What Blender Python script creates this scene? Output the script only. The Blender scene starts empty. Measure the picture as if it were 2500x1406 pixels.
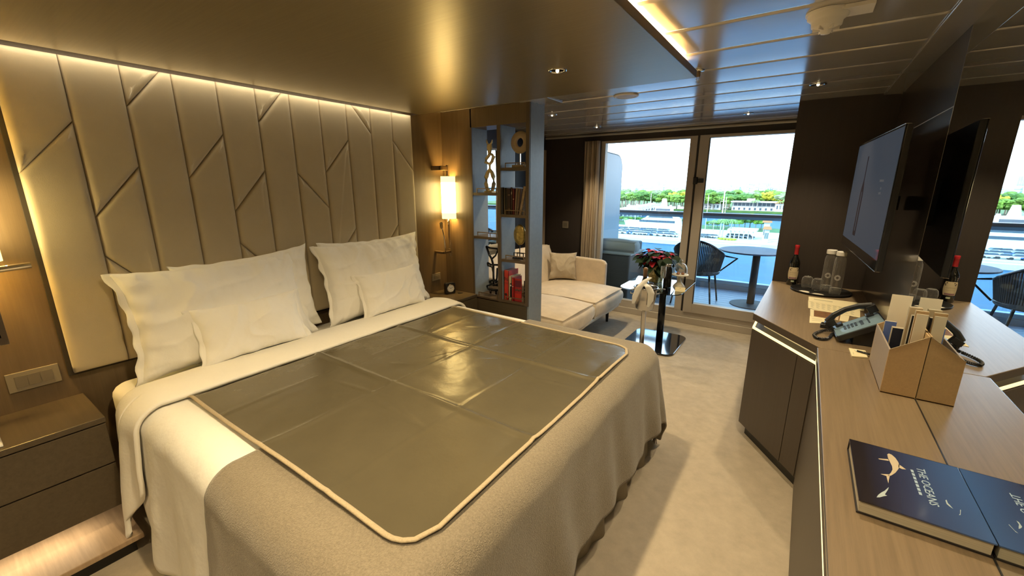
import bpy, math, random
from math import sin, cos, pi, sqrt, hypot, radians, exp, floor as fl
from mathutils import Vector, Matrix, noise
random.seed(7)
SC = bpy.context.scene
COL = SC.collection
# ------------------------------------------------------------------ camera
H = 1.58
PITCH = math.atan(252 / 1016.0); YAW = radians(34.74)
cd = bpy.data.cameras.new('camera'); cam = bpy.data.objects.new('camera', cd); COL.objects.link(cam)
cam.location = (0, 0, H); cam.rotation_euler = (pi / 2 - PITCH, 0, YAW)
cd.sensor_width = 36; cd.lens = 36 * 1016 / 2500.0; cd.clip_start = 0.02; cd.clip_end = 9000
SC.camera = cam
SC.cycles.transparent_max_bounces = 32; SC.cycles.sample_clamp_indirect = 6; SC.cycles.max_bounces = 10
SC.view_settings.view_transform = 'Standard'; SC.view_settings.look = 'None'
SC.view_settings.exposure = 0.55; SC.view_settings.gamma = 1.0; SC.view_settings.use_curve_mapping = False
# ------------------------------------------------------------------ world and sun
w = bpy.data.worlds.new('sky'); SC.world = w; w.use_nodes = True
nt = w.node_tree; nt.nodes.clear()
out = nt.nodes.new('ShaderNodeOutputWorld'); bg = nt.nodes.new('ShaderNodeBackground'); bg.inputs[1].default_value = 5.0
tc = nt.nodes.new('ShaderNodeTexCoord'); sp = nt.nodes.new('ShaderNodeSeparateXYZ'); cr = nt.nodes.new('ShaderNodeValToRGB')
cr.color_ramp.elements[0].position = 0.0; cr.color_ramp.elements[0].color = (.80, .90, 1.0, 1)
cr.color_ramp.elements[1].position = 0.8; cr.color_ramp.elements[1].color = (.36, .62, 1.0, 1)
nt.links.new(tc.outputs['Generated'], sp.inputs[0]); nt.links.new(sp.outputs['Z'], cr.inputs[0])
nt.links.new(cr.outputs[0], bg.inputs[0]); nt.links.new(bg.outputs[0], out.inputs[0])
sl = bpy.data.lights.new('sun', 'SUN'); sl.energy = 4.2; sl.angle = radians(.6); sl.color = (1, .96, .9)
so = bpy.data.objects.new('sun', sl); COL.objects.link(so); so.rotation_euler = (radians(50), 0, radians(-28))

def spot(x, y, z, e, ang=100, blend=.6, col=(1, .80, .50), size=.035, rx=0, ry=0):
    l = bpy.data.lights.new('downlight_lamp', 'SPOT'); l.energy = e; l.spot_size = radians(ang); l.spot_blend = blend
    l.color = col; l.shadow_soft_size = size
    o = bpy.data.objects.new('downlight_lamp', l); COL.objects.link(o); o.location = (x, y, z); o.rotation_euler = (rx, ry, 0)
def area(name, loc, rot, sx, sy, e, col):
    l = bpy.data.lights.new(name, 'AREA'); l.shape = 'RECTANGLE'; l.size = sx; l.size_y = sy; l.energy = e; l.color = col
    o = bpy.data.objects.new(name, l); COL.objects.link(o); o.location = loc; o.rotation_euler = rot
WARM = (1, .74, .36)
ZS, ZC = 2.11, 2.18          # soffit underside, ceiling
# downlights of the room (soffit and ceiling), with added unseen fill
SOFD = [(-1.064, 1.915), (-1.064, .55), (-1.064, -.75)]  # the one behind the camera is unseen, added to brighten the pillows
for (x, y), e in zip(SOFD, (60, 78, 50)): spot(x, y, ZS - .012, e, ang=140, blend=.9, col=(1, .77, .44))
CEILD = [(-.04, 1.90), (-.04, 3.36), (-.52, 4.35), (-1.96, 3.45), (-1.95, 4.40), (-.04, .25), (-.04, -.9)]  # the unseen ones over and behind the camera are added as room fill
for x, y in CEILD: spot(x, y, ZC - .012, 42)

# ------------------------------------------------------------------ maths: pixel to point (only used to look up real positions)
Fh = Vector((-sin(YAW), cos(YAW), 0)); Rv = Vector((cos(YAW), sin(YAW), 0)); Uz = Vector((0, 0, 1))
Fv = Fh * cos(PITCH) - Uz * sin(PITCH); Uv = Fh * sin(PITCH) + Uz * cos(PITCH)
CAM = Vector((0, 0, H))
def at(px, py, ax, val):
    d = Fv * 1016 + Rv * (px - 1250) - Uv * (py - 703); i = 'xyz'.index(ax)
    return CAM + d * ((val - CAM[i]) / d[i])
SCL = [1.0]
def XF(p):
    p = Vector(p)
    return p if SCL[0] == 1 else CAM + (p - CAM) * SCL[0]

# ------------------------------------------------------------------ materials
MATS = {}
def mat(name, col, rough=.5, metal=0, var=0, scale=(6, 6, 6), bump=0, bscale=None, emit=None, es=0, spec=.5, coat=0, sheen=0, dark=None):
    if name in MATS: return MATS[name]
    m = bpy.data.materials.new(name); m.use_nodes = True; n = m.node_tree; b = n.nodes['Principled BSDF']
    b.inputs['Base Color'].default_value = (*col, 1); b.inputs['Roughness'].default_value = rough
    b.inputs['Metallic'].default_value = metal; b.inputs['Specular IOR Level'].default_value = spec
    if coat: b.inputs['Coat Weight'].default_value = coat; b.inputs['Coat Roughness'].default_value = .08
    if sheen: b.inputs['Sheen Weight'].default_value = sheen; b.inputs['Sheen Roughness'].default_value = .4
    if emit: b.inputs['Emission Color'].default_value = (*emit, 1); b.inputs['Emission Strength'].default_value = es
    t = None
    if var or bump:
        t = n.nodes.new('ShaderNodeTexCoord')
    if var:
        mp = n.nodes.new('ShaderNodeMapping'); mp.inputs['Scale'].default_value = scale
        nz = n.nodes.new('ShaderNodeTexNoise'); nz.inputs['Scale'].default_value = 1; nz.inputs['Detail'].default_value = 6
        nz.inputs['Roughness'].default_value = .65
        rp = n.nodes.new('ShaderNodeValToRGB')
        d = dark or tuple(c * (1 - var) for c in col); l = tuple(min(1, c * (1 + var)) for c in col)
        rp.color_ramp.elements[0].position = .3; rp.color_ramp.elements[1].position = .7
        rp.color_ramp.elements[0].color = (*d, 1); rp.color_ramp.elements[1].color = (*l, 1)
        n.links.new(t.outputs['Object'], mp.inputs[0]); n.links.new(mp.outputs[0], nz.inputs[0])
        n.links.new(nz.outputs[0], rp.inputs[0]); n.links.new(rp.outputs[0], b.inputs['Base Color'])
    if bump:
        mp2 = n.nodes.new('ShaderNodeMapping'); s = bscale or scale; mp2.inputs['Scale'].default_value = s
        n2 = n.nodes.new('ShaderNodeTexNoise'); n2.inputs['Scale'].default_value = 1; n2.inputs['Detail'].default_value = 4
        bp = n.nodes.new('ShaderNodeBump'); bp.inputs['Strength'].default_value = bump; bp.inputs['Distance'].default_value = .01
        n.links.new(t.outputs['Object'], mp2.inputs[0]); n.links.new(mp2.outputs[0], n2.inputs[0])
        n.links.new(n2.outputs[0], bp.inputs['Height']); n.links.new(bp.outputs[0], b.inputs['Normal'])
    MATS[name] = m
    return m
def glass(name, col=(1, 1, 1), refl=1.45, rough=0, edge=0):
    if name in MATS: return MATS[name]
    m = bpy.data.materials.new(name); m.use_nodes = True; n = m.node_tree; n.nodes.clear()
    o = n.nodes.new('ShaderNodeOutputMaterial'); mx = n.nodes.new('ShaderNodeMixShader'); f = n.nodes.new('ShaderNodeLayerWeight'); pw = n.nodes.new('ShaderNodeMath'); pw.operation = 'POWER'; pw.inputs[1].default_value = 2.6; ma = n.nodes.new('ShaderNodeMath'); ma.operation = 'MULTIPLY_ADD'; ma.inputs[1].default_value = .85; ma.inputs[2].default_value = ((refl - 1) / (refl + 1)) ** 2 * 1.6; n.links.new(f.outputs['Facing'], pw.inputs[0]); n.links.new(pw.outputs[0], ma.inputs[0])
    tr = n.nodes.new('ShaderNodeBsdfTransparent'); tr.inputs[0].default_value = (*col, 1)
    gl = n.nodes.new('ShaderNodeBsdfGlossy'); gl.inputs['Roughness'].default_value = rough
    n.links.new(ma.outputs[0], mx.inputs[0]); n.links.new(tr.outputs[0], mx.inputs[1]); 
    if edge:  # white diffuse mixed in for the bright refracted edges of glass
        m2 = n.nodes.new('ShaderNodeMixShader'); m2.inputs[0].default_value = edge; df = n.nodes.new('ShaderNodeBsdfDiffuse'); df.inputs[0].default_value = (.95, .93, .88, 1); n.links.new(gl.outputs[0], m2.inputs[1]); n.links.new(df.outputs[0], m2.inputs[2]); n.links.new(m2.outputs[0], mx.inputs[2])
    else: n.links.new(gl.outputs[0], mx.inputs[2])
    n.links.new(mx.outputs[0], o.inputs[0])
    MATS[name] = m
    return m
M = dict(
 wood_wall=mat('dark_wood_veneer', (.17, .115, .065), .42, 0, .28, (3, 60, 3), .04, (40, 400, 10)),
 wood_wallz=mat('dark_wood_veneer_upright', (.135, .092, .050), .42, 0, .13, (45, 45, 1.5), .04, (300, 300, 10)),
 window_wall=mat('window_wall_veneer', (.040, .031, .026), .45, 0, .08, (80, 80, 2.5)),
 desk_top=mat('desk_wood', (.215, .155, .092), .34, 0, .16, (90, 3, 90), .03, (500, 15, 500)),
 desk_dark=mat('desk_body_veneer', (.060, .044, .032), .42, 0, .08, (60, 60, 3)),
 soffit=mat('bronze_soffit', (.30, .245, .135), .33, .7, .08, (3, 120, 3)),
 soffit_edge=mat('soffit_edge', (.09, .06, .035), .4),
 ceiling=mat('ceiling_metal', (.52, .49, .44), .16, .45, .03, (1, 4, 1)),
 carpet=mat('carpet', (.50, .43, .33), .95, 0, .10, (14, 14, 14), .5, (500, 500, 500), spec=.1),
 night=mat('nightstand_veneer', (.080, .060, .036), .35, 0, .16, (3, 70, 70)),
 ledge=mat('ledge_wood', (.42, .30, .19), .5, 0, .15, (4, 60, 4)),
 panel=mat('headboard_velvet', (.50, .42, .28), .75, 0, .05, (5, 5, 5), .12, (500, 500, 500), sheen=.35),
 groove=mat('headboard_backing', (.03, .022, .014), .8),
 linen=mat('white_cotton', (.88, .86, .80), .85, 0, .02, (4, 4, 4), .5, (15, 15, 15), spec=.2),
 linen_b=mat('white_cotton_bright', (.88, .85, .77), .85, 0, .02, (4, 4, 4), .15, (60, 60, 60), spec=.2),
 throw=mat('taupe_wool', (.255, .215, .155), .95, 0, .22, (160, 160, 160), .5, (260, 260, 260), spec=.15, sheen=.4),
 skirt=mat('bed_skirt_cloth', (.30, .26, .19), .85, 0, .1, (4, 4, 4)),
 pad=mat('bronze_coated_sheet', (.165, .142, .088), .27, .45, .06, (4, 4, 4), .12, (22, 22, 22)),
 piping=mat('beige_binding', (.42, .34, .22), .8, 0, .15, (200, 200, 200)),
 chrome=mat('polished_chrome', (.8, .77, .7), .08, 1),
 steel=mat('brushed_steel', (.55, .53, .5), .22, 1),
 bronze=mat('bronze_metal', (.24, .17, .10), .35, .7),
 gold=mat('gold_paint', (.85, .68, .34), .45, .15, .15, (30, 30, 30)),
 goldwrap=mat('gold_foil_wrap', (.40, .32, .12), .3, .7, .35, (40, 40, 40), .8, (60, 60, 60)),
 shade=mat('lit_lampshade', (.9, .8, .5), .6, emit=(1, .76, .32), es=12.0),
 shade_end=mat('lit_lampshade_band', (.8, .7, .3), .6, emit=(1, .80, .28), es=1.6),
 led=mat('lit_led_strip', (1, .9, .6), .5, emit=(1, .84, .42), es=.85),
 ledw=mat('lit_cove_strip', (1, .9, .6), .5, emit=(1, .74, .40), es=6),
 bulb=mat('lit_downlight', (1, .9, .7), .4, emit=(1, .85, .55), es=5),
 black=mat('black_plastic', (.012, .012, .013), .35),
 blackm=mat('black_metal', (.012, .012, .014), .25, .2),
 blackgloss=mat('black_gloss', (.01, .012, .016), .06, 0, coat=1),
 dkblue=mat('phone_face', (.22, .33, .42), .25, .2),
 key=mat('phone_key', (.03, .045, .06), .4),
 sofa=mat('cream_velvet', (.60, .50, .37), .8, 0, .12, (7, 7, 7), .12, (30, 30, 30), sheen=.4, spec=.2),
 cushion=mat('beige_cushion_cloth', (.46, .39, .29), .8, 0, .1, (9, 9, 9), sheen=.3, spec=.2),
 curtain=mat('beige_curtain', (.42, .33, .23), .85, 0, .1, (40, 40, 2), spec=.2),
 frame=mat('window_frame_metal', (.50, .44, .36), .45, .1),
 frame_dark=mat('window_gasket', (.05, .05, .055), .5),
 shelfblue=mat('shelf_grey_lacquer', (.24, .28, .31), .38, 0, .07, (30, 30, 30)),
 shelfedge=mat('shelf_bronze_edge', (.10, .07, .042), .42, .1),
 white=mat('white_plastic', (.75, .72, .66), .4),
 switch=mat('grey_switch_plate', (.24, .20, .14), .4),
 switchd=mat('grey_switch_key', (.17, .14, .10), .35),
 paper=mat('cream_paper', (.78, .68, .42), .7),
 paperw=mat('white_paper', (.72, .66, .52), .6),
 ink=mat('grey_ink', (.50, .45, .28), .7),
 tan=mat('tan_leatherette', (.50, .34, .17), .55, 0, .06, (150, 150, 150), .2, (500, 500, 500)),
 taupe=mat('taupe_leatherette', (.33, .27, .21), .55, 0, .06, (150, 150, 150)),
 wine=mat('wine_bottle_glass', (.008, .008, .006), .05, coat=1),
 red=mat('red_foil', (.42, .015, .02), .35),
 label=mat('wine_label', (.70, .58, .36), .6),
 labeld=mat('wine_label_print', (.10, .07, .06), .6),
 seal=mat('wine_seal', (.55, .6, .42), .6),
 bookred=mat('red_book_cover', (.50, .035, .02), .35),
 bookred2=mat('dark_red_book_cover', (.33, .02, .02), .35),
 bookbeige=mat('beige_book_cover', (.5, .4, .25), .5),
 bookblack=mat('black_book_cover', (.015, .012, .012), .4),
 bookbrown=mat('marbled_book_cover', (.30, .22, .14), .5, 0, .4, (40, 40, 40)),
 pages=mat('book_pages', (.42, .37, .27), .8, 0, .2, (3, 3, 700)),
 leaf=mat('poinsettia_leaf', (.012, .030, .010), .6, spec=.2),
 bract=mat('poinsettia_bract', (.42, .008, .02), .45),
 pastry=mat('brown_pastry', (.36, .15, .05), .6, 0, .3, (60, 60, 60)),
 choc=mat('dark_chocolate', (.06, .025, .015), .4),
 slate=mat('balcony_table_top', (.06, .085, .14), .6),
 rope=mat('black_rope', (.02, .022, .025), .6),
 bsofa=mat('balcony_sofa_weave', (.028, .035, .042), .7, 0, .2, (3, 3, 60)),
 bcush=mat('balcony_sofa_cushion', (.24, .30, .32), .9),
 decking=mat('balcony_decking', (.17, .19, .24), .5, 0, .15, (3, 60, 60)),
 hull=mat('white_ship_paint', (.40, .46, .50), .5),
 divider=mat('balcony_divider_panel', (.26, .36, .44), .35),
 rail=mat('teak_handrail', (.18, .13, .11), .35),
 glass=glass('window_glass', (.93, .97, .97), 1.35),
 rglass=glass('railing_glass', (.80, .93, .97), 1.25),
 clear=glass('drinking_glass', (.985, .985, .975), 1.6, 0, .45),
 smoke=glass('smoked_glass', (.30, .34, .36), 1.5),
 bud=mat('gold_rim', (.8, .6, .3), .2, 1),
)
mm = bpy.data.materials.new('mirror_glass'); mm.use_nodes = True; b_ = mm.node_tree.nodes['Principled BSDF']
b_.inputs['Base Color'].default_value = (.80, .84, .86, 1); b_.inputs['Metallic'].default_value = 1; b_.inputs['Roughness'].default_value = .0
M['mirror'] = mm

# ------------------------------------------------------------------ mesh builder
class B:
    def __init__(s): s.v = []; s.f = []; s.m = []; s.mi = 0
    def add(s, vs, fs):
        o = len(s.v); s.v += [Vector(v) for v in vs]
        for f in fs: s.f.append([i + o for i in f]); s.m.append(s.mi)
        return s
    def box(s, x0, x1, y0, y1, z0, z1, mx=None):
        vs = [Vector(p) for p in ((x0, y0, z0), (x1, y0, z0), (x1, y1, z0), (x0, y1, z0), (x0, y0, z1), (x1, y0, z1), (x1, y1, z1), (x0, y1, z1))]
        if mx: vs = [mx @ v for v in vs]
        return s.add(vs, [(0, 3, 2, 1), (4, 5, 6, 7), (0, 1, 5, 4), (1, 2, 6, 5), (2, 3, 7, 6), (3, 0, 4, 7)])
    def prism(s, poly, z0, z1, mx=None, ax='z'):
        n = len(poly)
        def P(a, b, c): return Vector((a, b, c)) if ax == 'z' else (Vector((c, a, b)) if ax == 'x' else Vector((a, c, b)))
        vs = [P(a, b, z0) for a, b in poly] + [P(a, b, z1) for a, b in poly]
        if mx: vs = [mx @ v for v in vs]
        return s.add(vs, [tuple(reversed(range(n))), tuple(range(n, 2 * n))] + [(i, (i + 1) % n, n + (i + 1) % n, n + i) for i in range(n)])
    def lathe(s, prof, c=(0, 0, 0), n=24, mx=None, cap=True):
        k = len(prof); vs = []
        for r, z in prof:
            for i in range(n):
                a = 2 * pi * i / n; v = Vector((r * cos(a), r * sin(a), z))
                vs.append((mx @ v) if mx else v + Vector(c))
        fs = [(j * n + i, j * n + (i + 1) % n, (j + 1) * n + (i + 1) % n, (j + 1) * n + i) for j in range(k - 1) for i in range(n)]
        if cap: fs += [tuple(reversed(range(n))), tuple(range((k - 1) * n, k * n))]
        return s.add(vs, fs)
    def tube(s, pts, r, n=8, close=False, flat=1.0):
        pts = [Vector(p) for p in pts]; k = len(pts); vs = []
        for j, p in enumerate(pts):
            a = pts[j - 1] if (j or close) else pts[0]; c = pts[(j + 1) % k] if (j < k - 1 or close) else pts[-1]
            t = (c - a).normalized(); u = t.cross(Vector((0, 0, 1)))
            if u.length < .01: u = t.cross(Vector((0, 1, 0)))
            u.normalize(); v_ = u.cross(t).normalized()
            rr = r[j] if isinstance(r, (list, tuple)) else r
            for i in range(n):
                q = 2 * pi * i / n; vs.append(p + u * rr * cos(q) + v_ * rr * flat * sin(q))
        K = k if close else k - 1
        fs = [(j * n + i, j * n + (i + 1) % n, ((j + 1) % k) * n + (i + 1) % n, ((j + 1) % k) * n + i) for j in range(K) for i in range(n)]
        if not close: fs += [tuple(reversed(range(n))), tuple(range((k - 1) * n, k * n))]
        return s.add(vs, fs)
    def ball(s, c, r, n=12, m=8, sx=1, sy=1, sz=1, jit=0):
        vs = []; c = Vector(c)
        for j in range(m + 1):
            th = pi * j / m
            for i in range(n):
                a = 2 * pi * i / n; q = r * (1 + random.uniform(-jit, jit) * (0 < j < m))
                vs.append(c + Vector((sx * q * sin(th) * cos(a), sy * q * sin(th) * sin(a), -sz * q * cos(th))))
        return s.add(vs, [(j * n + i, j * n + (i + 1) % n, (j + 1) * n + (i + 1) % n, (j + 1) * n + i) for j in range(m) for i in range(n)])
    def grid(s, fn, nu, nv, thick=None):
        vs = [Vector(fn(i / nu, j / nv)) for j in range(nv + 1) for i in range(nu + 1)]
        return s.add(vs, [(j * (nu + 1) + i, j * (nu + 1) + i + 1, (j + 1) * (nu + 1) + i + 1, (j + 1) * (nu + 1) + i) for j in range(nv) for i in range(nu)])
    def build(s, name, m, parent=None, smooth=False, bevel=0, solid=0, loc=None, seg=2):
        vs = [XF(v) for v in s.v]
        if parent is not None:
            r = parent
            while r.parent: r = r.parent
            base = Vector(r.location); rot = r.rotation_euler.z
        else:
            if loc is not None: base = XF(loc)
            else:
                lo = [min(v[i] for v in vs) for i in range(3)]; hi = [max(v[i] for v in vs) for i in range(3)]
                base = Vector(((lo[0] + hi[0]) / 2, (lo[1] + hi[1]) / 2, lo[2]))
        me = bpy.data.meshes.new(name); me.from_pydata([tuple(v - base) for v in vs], [], s.f)
        ms = m if isinstance(m, (list, tuple)) else [m]
        for q in ms: me.materials.append(q if not isinstance(q, str) else M[q])
        for i, p in enumerate(me.polygons): p.material_index = s.m[i] if len(ms) > 1 else 0
        if smooth: me.polygons.foreach_set('use_smooth', [True] * len(me.polygons))
        me.validate(); me.update()
        o = bpy.data.objects.new(name, me); COL.objects.link(o)
        if parent is not None: o.parent = parent
        else: o.location = base
        if bevel:
            d = o.modifiers.new('bevel', 'BEVEL'); d.width = bevel; d.segments = seg; d.limit_method = 'ANGLE'; d.angle_limit = radians(40)
        if solid:
            d = o.modifiers.new('solidify', 'SOLIDIFY'); d.thickness = solid; d.offset = 0
        return o
def tag(o, label, cat, group=None, kind=None):
    o['label'] = label; o['category'] = cat
    if group: o['group'] = group
    if kind: o['kind'] = kind
    return o
def struct(o): o['kind'] = 'structure'; return o
def thing(name, label, cat, loc, group=None):
    o = bpy.data.objects.new(name, None); COL.objects.link(o); o.location = XF(loc); o.empty_display_size = .05
    return tag(o, label, cat, group)
def kids(o): return [c for c in bpy.data.objects if c.parent == o]
def dup(root, loc, label=None, rz=None, scale=None, group=None):
    def cp(o, par):
        c = o.copy(); COL.objects.link(c)
        if par: c.parent = par
        for ch in kids(o): cp(ch, c)
        return c
    r = cp(root, None); r.location = XF(loc)
    if label: r['label'] = label
    if group: r['group'] = group
    if rz is not None: r.rotation_euler.z = rz
    if scale: r.scale = (scale,) * 3 if not isinstance(scale, tuple) else scale
    return r
def text(name, body, size, mx, m, parent, ext=.0003, sx=1):
    cu = bpy.data.curves.new(name, 'FONT'); cu.body = body; cu.size = size; cu.extrude = ext; cu.align_x = 'CENTER'; cu.align_y = 'CENTER'
    cu.resolution_u = 2
    t = bpy.data.objects.new('tmp', cu); COL.objects.link(t); bpy.context.view_layer.update()
    me = bpy.data.meshes.new_from_object(t); bpy.data.objects.remove(t)
    b = B(); b.add([mx @ Vector((v.co.x * sx, v.co.y, v.co.z)) for v in me.vertices], [tuple(p.vertices) for p in me.polygons])
    return b.build(name, m, parent)
def frame_mx(o, xa, ya):
    xa = Vector(xa).normalized(); ya = Vector(ya).normalized(); za = xa.cross(ya)
    return Matrix(((xa.x, ya.x, za.x, o[0]), (xa.y, ya.y, za.y, o[1]), (xa.z, ya.z, za.z, o[2]), (0, 0, 0, 1)))
def rrect(x0, x1, y0, y1, r, n=6):
    P = []
    for cx, cy, a0 in ((x1 - r, y0 + r, -pi / 2), (x1 - r, y1 - r, 0), (x0 + r, y1 - r, pi / 2), (x0 + r, y0 + r, pi)):
        for i in range(n + 1):
            a = a0 + pi / 2 * i / n; P.append((cx + r * cos(a), cy + r * sin(a)))
    return P
def nz(x, y, z=0): return noise.noise(Vector((x, y, z)))

# =================================================================== ROOM SHELL
XL, XH, YS, YW = -2.92, -2.68, 2.79, 5.0     # far left wall, headboard wall, shelf face, window wall
DS = .916                                     # desk side is measured with a table height of .82
XM = .469 * DS                                # mirror wall
YB = 4.30 * DS; XBW = -.156 * DS              # wall behind the wine bottle
struct(B().box(-3.1, .8, -1.7, YW + .1, -.06, 0).build('floor', 'carpet'))
struct(B().box(XH - .12, XH, -1.6, YS + .25, 0, ZC + .1).build('wall_left', 'wood_wallz'))
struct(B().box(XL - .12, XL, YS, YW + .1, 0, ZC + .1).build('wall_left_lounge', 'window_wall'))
struct(B().box(XL, XH - .12, YS + .15, YS + .25, 0, ZC).build('wall_left_return', 'window_wall'))
struct(B().box(-3.1, .8, -1.7, -1.6, 0, ZC + .1).build('wall_back', 'wood_wallz'))
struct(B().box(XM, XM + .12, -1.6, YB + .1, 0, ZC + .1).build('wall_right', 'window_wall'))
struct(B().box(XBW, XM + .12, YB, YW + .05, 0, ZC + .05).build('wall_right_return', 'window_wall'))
# window wall: left part, lintel, sill
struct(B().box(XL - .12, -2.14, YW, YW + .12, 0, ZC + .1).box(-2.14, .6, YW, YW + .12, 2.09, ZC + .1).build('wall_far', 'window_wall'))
struct(B().box(-2.14, .6, YW - .035, YW + .12, 0, .075).build('trim_1', 'frame', bevel=.004))
struct(B().box(-2.14, .6, YW - .01, YW + .12, .075, .14).build('trim_2', 'frame', bevel=.004))
struct(B().box(XM - .10, XM, -1.6, YB, ZC - .012, ZC).build('trim_3', 'ceiling', bevel=.004))
struct(B().box(XL, XM, YW - .03, YW, ZC - .03, ZC).build('trim_4', 'ceiling', bevel=.01))
# ceiling: long metal planks
ce = struct(B().box(-3.1, .8, -1.7, YW + .12, ZC + .012, ZC + .12).build('ceiling', 'soffit_edge'))
y = -1.59; i = 0
while y < YW - .03:
    y1 = min(y + .352, YW - .03)
    def fcp(u, v, a=y + .0015, b=y1 - .0015):
        t = v * 2 - 1; return (XL + .001 + u * (XM - XL - .002), a + (b - a) * v, ZC + (.0016 * t * t if abs(t) < .96 else .0035 + .0045 * (abs(t) > .99)))
    pb_ = B().grid(fcp, 1, 50)
    pb_.f = [tuple(reversed(f)) for f in pb_.f]
    pb_.build('ceiling_panel', 'ceiling', ce, smooth=True)
    y += .352
# bronze soffit over the bed
sf = thing('soffit', 'bronze satin dropped ceiling panel floating over the whole bed', 'ceiling panel', (-1.6, .5, ZS))
YE = 2.44; XE = -.55
B().box(XH + .105, XE, -1.58, YE, ZS, ZS + .035).build('panel', ['soffit'], sf, bevel=.001)
B().box(XE - .004, XE + .001, -1.58, YE + .001, ZS + .001, ZS + .034).box(XH + .02, XE, YE - .001, YE + .002, ZS + .001, ZS + .034).build('edge_strip', 'soffit_edge', sf)
B().box(XE - .12, XE - .09, -1.5, YE - .08, ZS + .035, ZS + .05).build('cove_light', 'ledw', sf)
area('cove_lamp', (XE - .05, .5, ZS + .047), (pi, 0, 0), .03, 3.7, 12, (1, .62, .26))
area('headboard_slot_lamp', (XH + .092, 1.35, ZS + .014), (0, radians(24), 0), .012, 2.1, 1.3, (1, .86, .62))
struct(B().box(XH + .02, XH + .09, .28, 2.43, ZS + .02, ZC).build('trim_5', 'soffit_edge'))

# =================================================================== HEADBOARD (upholstered channels, each split piece a part)
hb = thing('headboard', 'tall cream upholstered headboard of vertical channels with slanted seams', 'headboard', (XH, 1.35, .73))
B().box(XH + .001, XH + .02, .285, 2.42, .73, ZS + .0).build('backing', 'groove', hb)
ys = [.300 + .1914 * k for k in range(12)]
ZT, ZB = ZS - .004, .745
splits = {0: [(1.625, 1.845)], 1: [(1.438, 1.665), (1.26, 1.035)], 2: [(1.931, 2.158)], 3: [(1.611, 1.844)], 4: [(1.435, 1.661), (1.256, 1.03)],
          5: [(1.928, 2.155)], 6: [(1.65, 1.43)], 7: [(1.658, 1.877), (1.05, 1.276)], 8: [(2.16, 1.932)], 9: [(1.045, 1.275)], 10: [(1.904, 1.685)]}
def inset(poly, d):
    n = len(poly); R = []
    for i in range(n):
        p0, p1, p2 = Vector(poly[i - 1]), Vector(poly[i]), Vector(poly[(i + 1) % n])
        a = (p1 - p0).normalized(); b = (p2 - p1).normalized()
        na, nb = Vector((-a.y, a.x)), Vector((-b.y, b.x)); bis = (na + nb)
        k = d / max(.25, (1 + na.dot(nb))); R.append((p1.x + bis.x * k, p1.y + bis.y * k))
    return R
def clip(poly, a, b, keep):
    R = []; a = Vector(a); b = Vector(b)
    sd = lambda p: ((b.x - a.x) * (p[1] - a.y) - (b.y - a.y) * (p[0] - a.x)) * keep
    for i in range(len(poly)):
        p, q = poly[i], poly[(i + 1) % len(poly)]; dp, dq = sd(p), sd(q)
        if dp >= 0: R.append(p)
        if dp * dq < 0:
            t = dp / (dp - dq); R.append((p[0] + (q[0] - p[0]) * t, p[1] + (q[1] - p[1]) * t))
    return R
def puff(poly, name, m, par, x0, rings):
    b = B(); n = len(poly); vs = []; 
    for d, h in rings:
        for a, c in inset(poly, d): vs.append((x0 + h, a, c))
    k = len(rings); fs = []
    for j in range(k - 1):
        for i in range(n): fs.append((j * n + i, j * n + (i + 1) % n, (j + 1) * n + (i + 1) % n, (j + 1) * n + i))
    fs.append(tuple(range((k - 1) * n, k * n)))
    b.add(vs, fs)
    o = b.build(name, m, par, smooth=True)
    return o
def puff(poly, name, m, par, x0, rings):
    P = []
    n0 = len(poly)
    for i in range(n0):
        a, b2 = Vector(poly[i]), Vector(poly[(i + 1) % n0]); L = (b2 - a).length; k = max(1, int(L / .035))
        P += [a.lerp(b2, j / k) for j in range(k)]
    vs = []; n = len(P); kk = 0
    for d, h in rings:
        q = list(poly)
        for i in range(n0):
            a, b2 = Vector(poly[i]), Vector(poly[(i + 1) % n0]); e = (b2 - a)
            if e.length < 1e-5: continue
            e.normalize(); nn = Vector((-e.y, e.x)) * d
            q2 = clip(q, tuple(a + nn), tuple(b2 + nn), 1)
            if len(q2) > 2: q = q2
        if len(q) < 3: break
        kk += 1
        for p in P:
            best = None
            for i in range(len(q)):
                a, b2 = Vector(q[i]), Vector(q[(i + 1) % len(q)]); e = b2 - a; l2 = e.length_squared
                t = 0 if l2 < 1e-12 else max(0, min(1, (p - a).dot(e) / l2)); c = a + e * t; dd = (c - p).length_squared
                if best is None or dd < best[0]: best = (dd, c)
            vs.append((x0 + h, best[1].x, best[1].y))
    fs = []
    for j in range(kk - 1):
        for i in range(n): fs.append((j * n + i, j * n + (i + 1) % n, (j + 1) * n + (i + 1) % n, (j + 1) * n + i))
    fs.append(tuple(range((kk - 1) * n, kk * n)))
    b = B(); b.add(vs, fs); return b.build(name, m, par, smooth=True)
for k in range(11):
    polys = [[(ys[k], ZB), (ys[k + 1], ZB), (ys[k + 1], ZT), (ys[k], ZT)]]
    for za, zb_ in splits.get(k, []):
        a, b = (ys[k], za), (ys[k + 1], zb_); np_ = []
        for p in polys:
            for kp in (1, -1):
                q = clip(p, a, b, kp)
                if len(q) > 2 and max(v[1] for v in q) - min(v[1] for v in q) > .03: np_.append(q)
        polys = np_
    for p in polys:
        puff(p, 'cushion_panel', 'panel', hb, XH + .02, [(.0006, 0), (.0008, .022), (.003, .030), (.007, .0345), (.014, .0375), (.022, .0388), (.028, .0390), (.030, .0390)])

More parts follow.
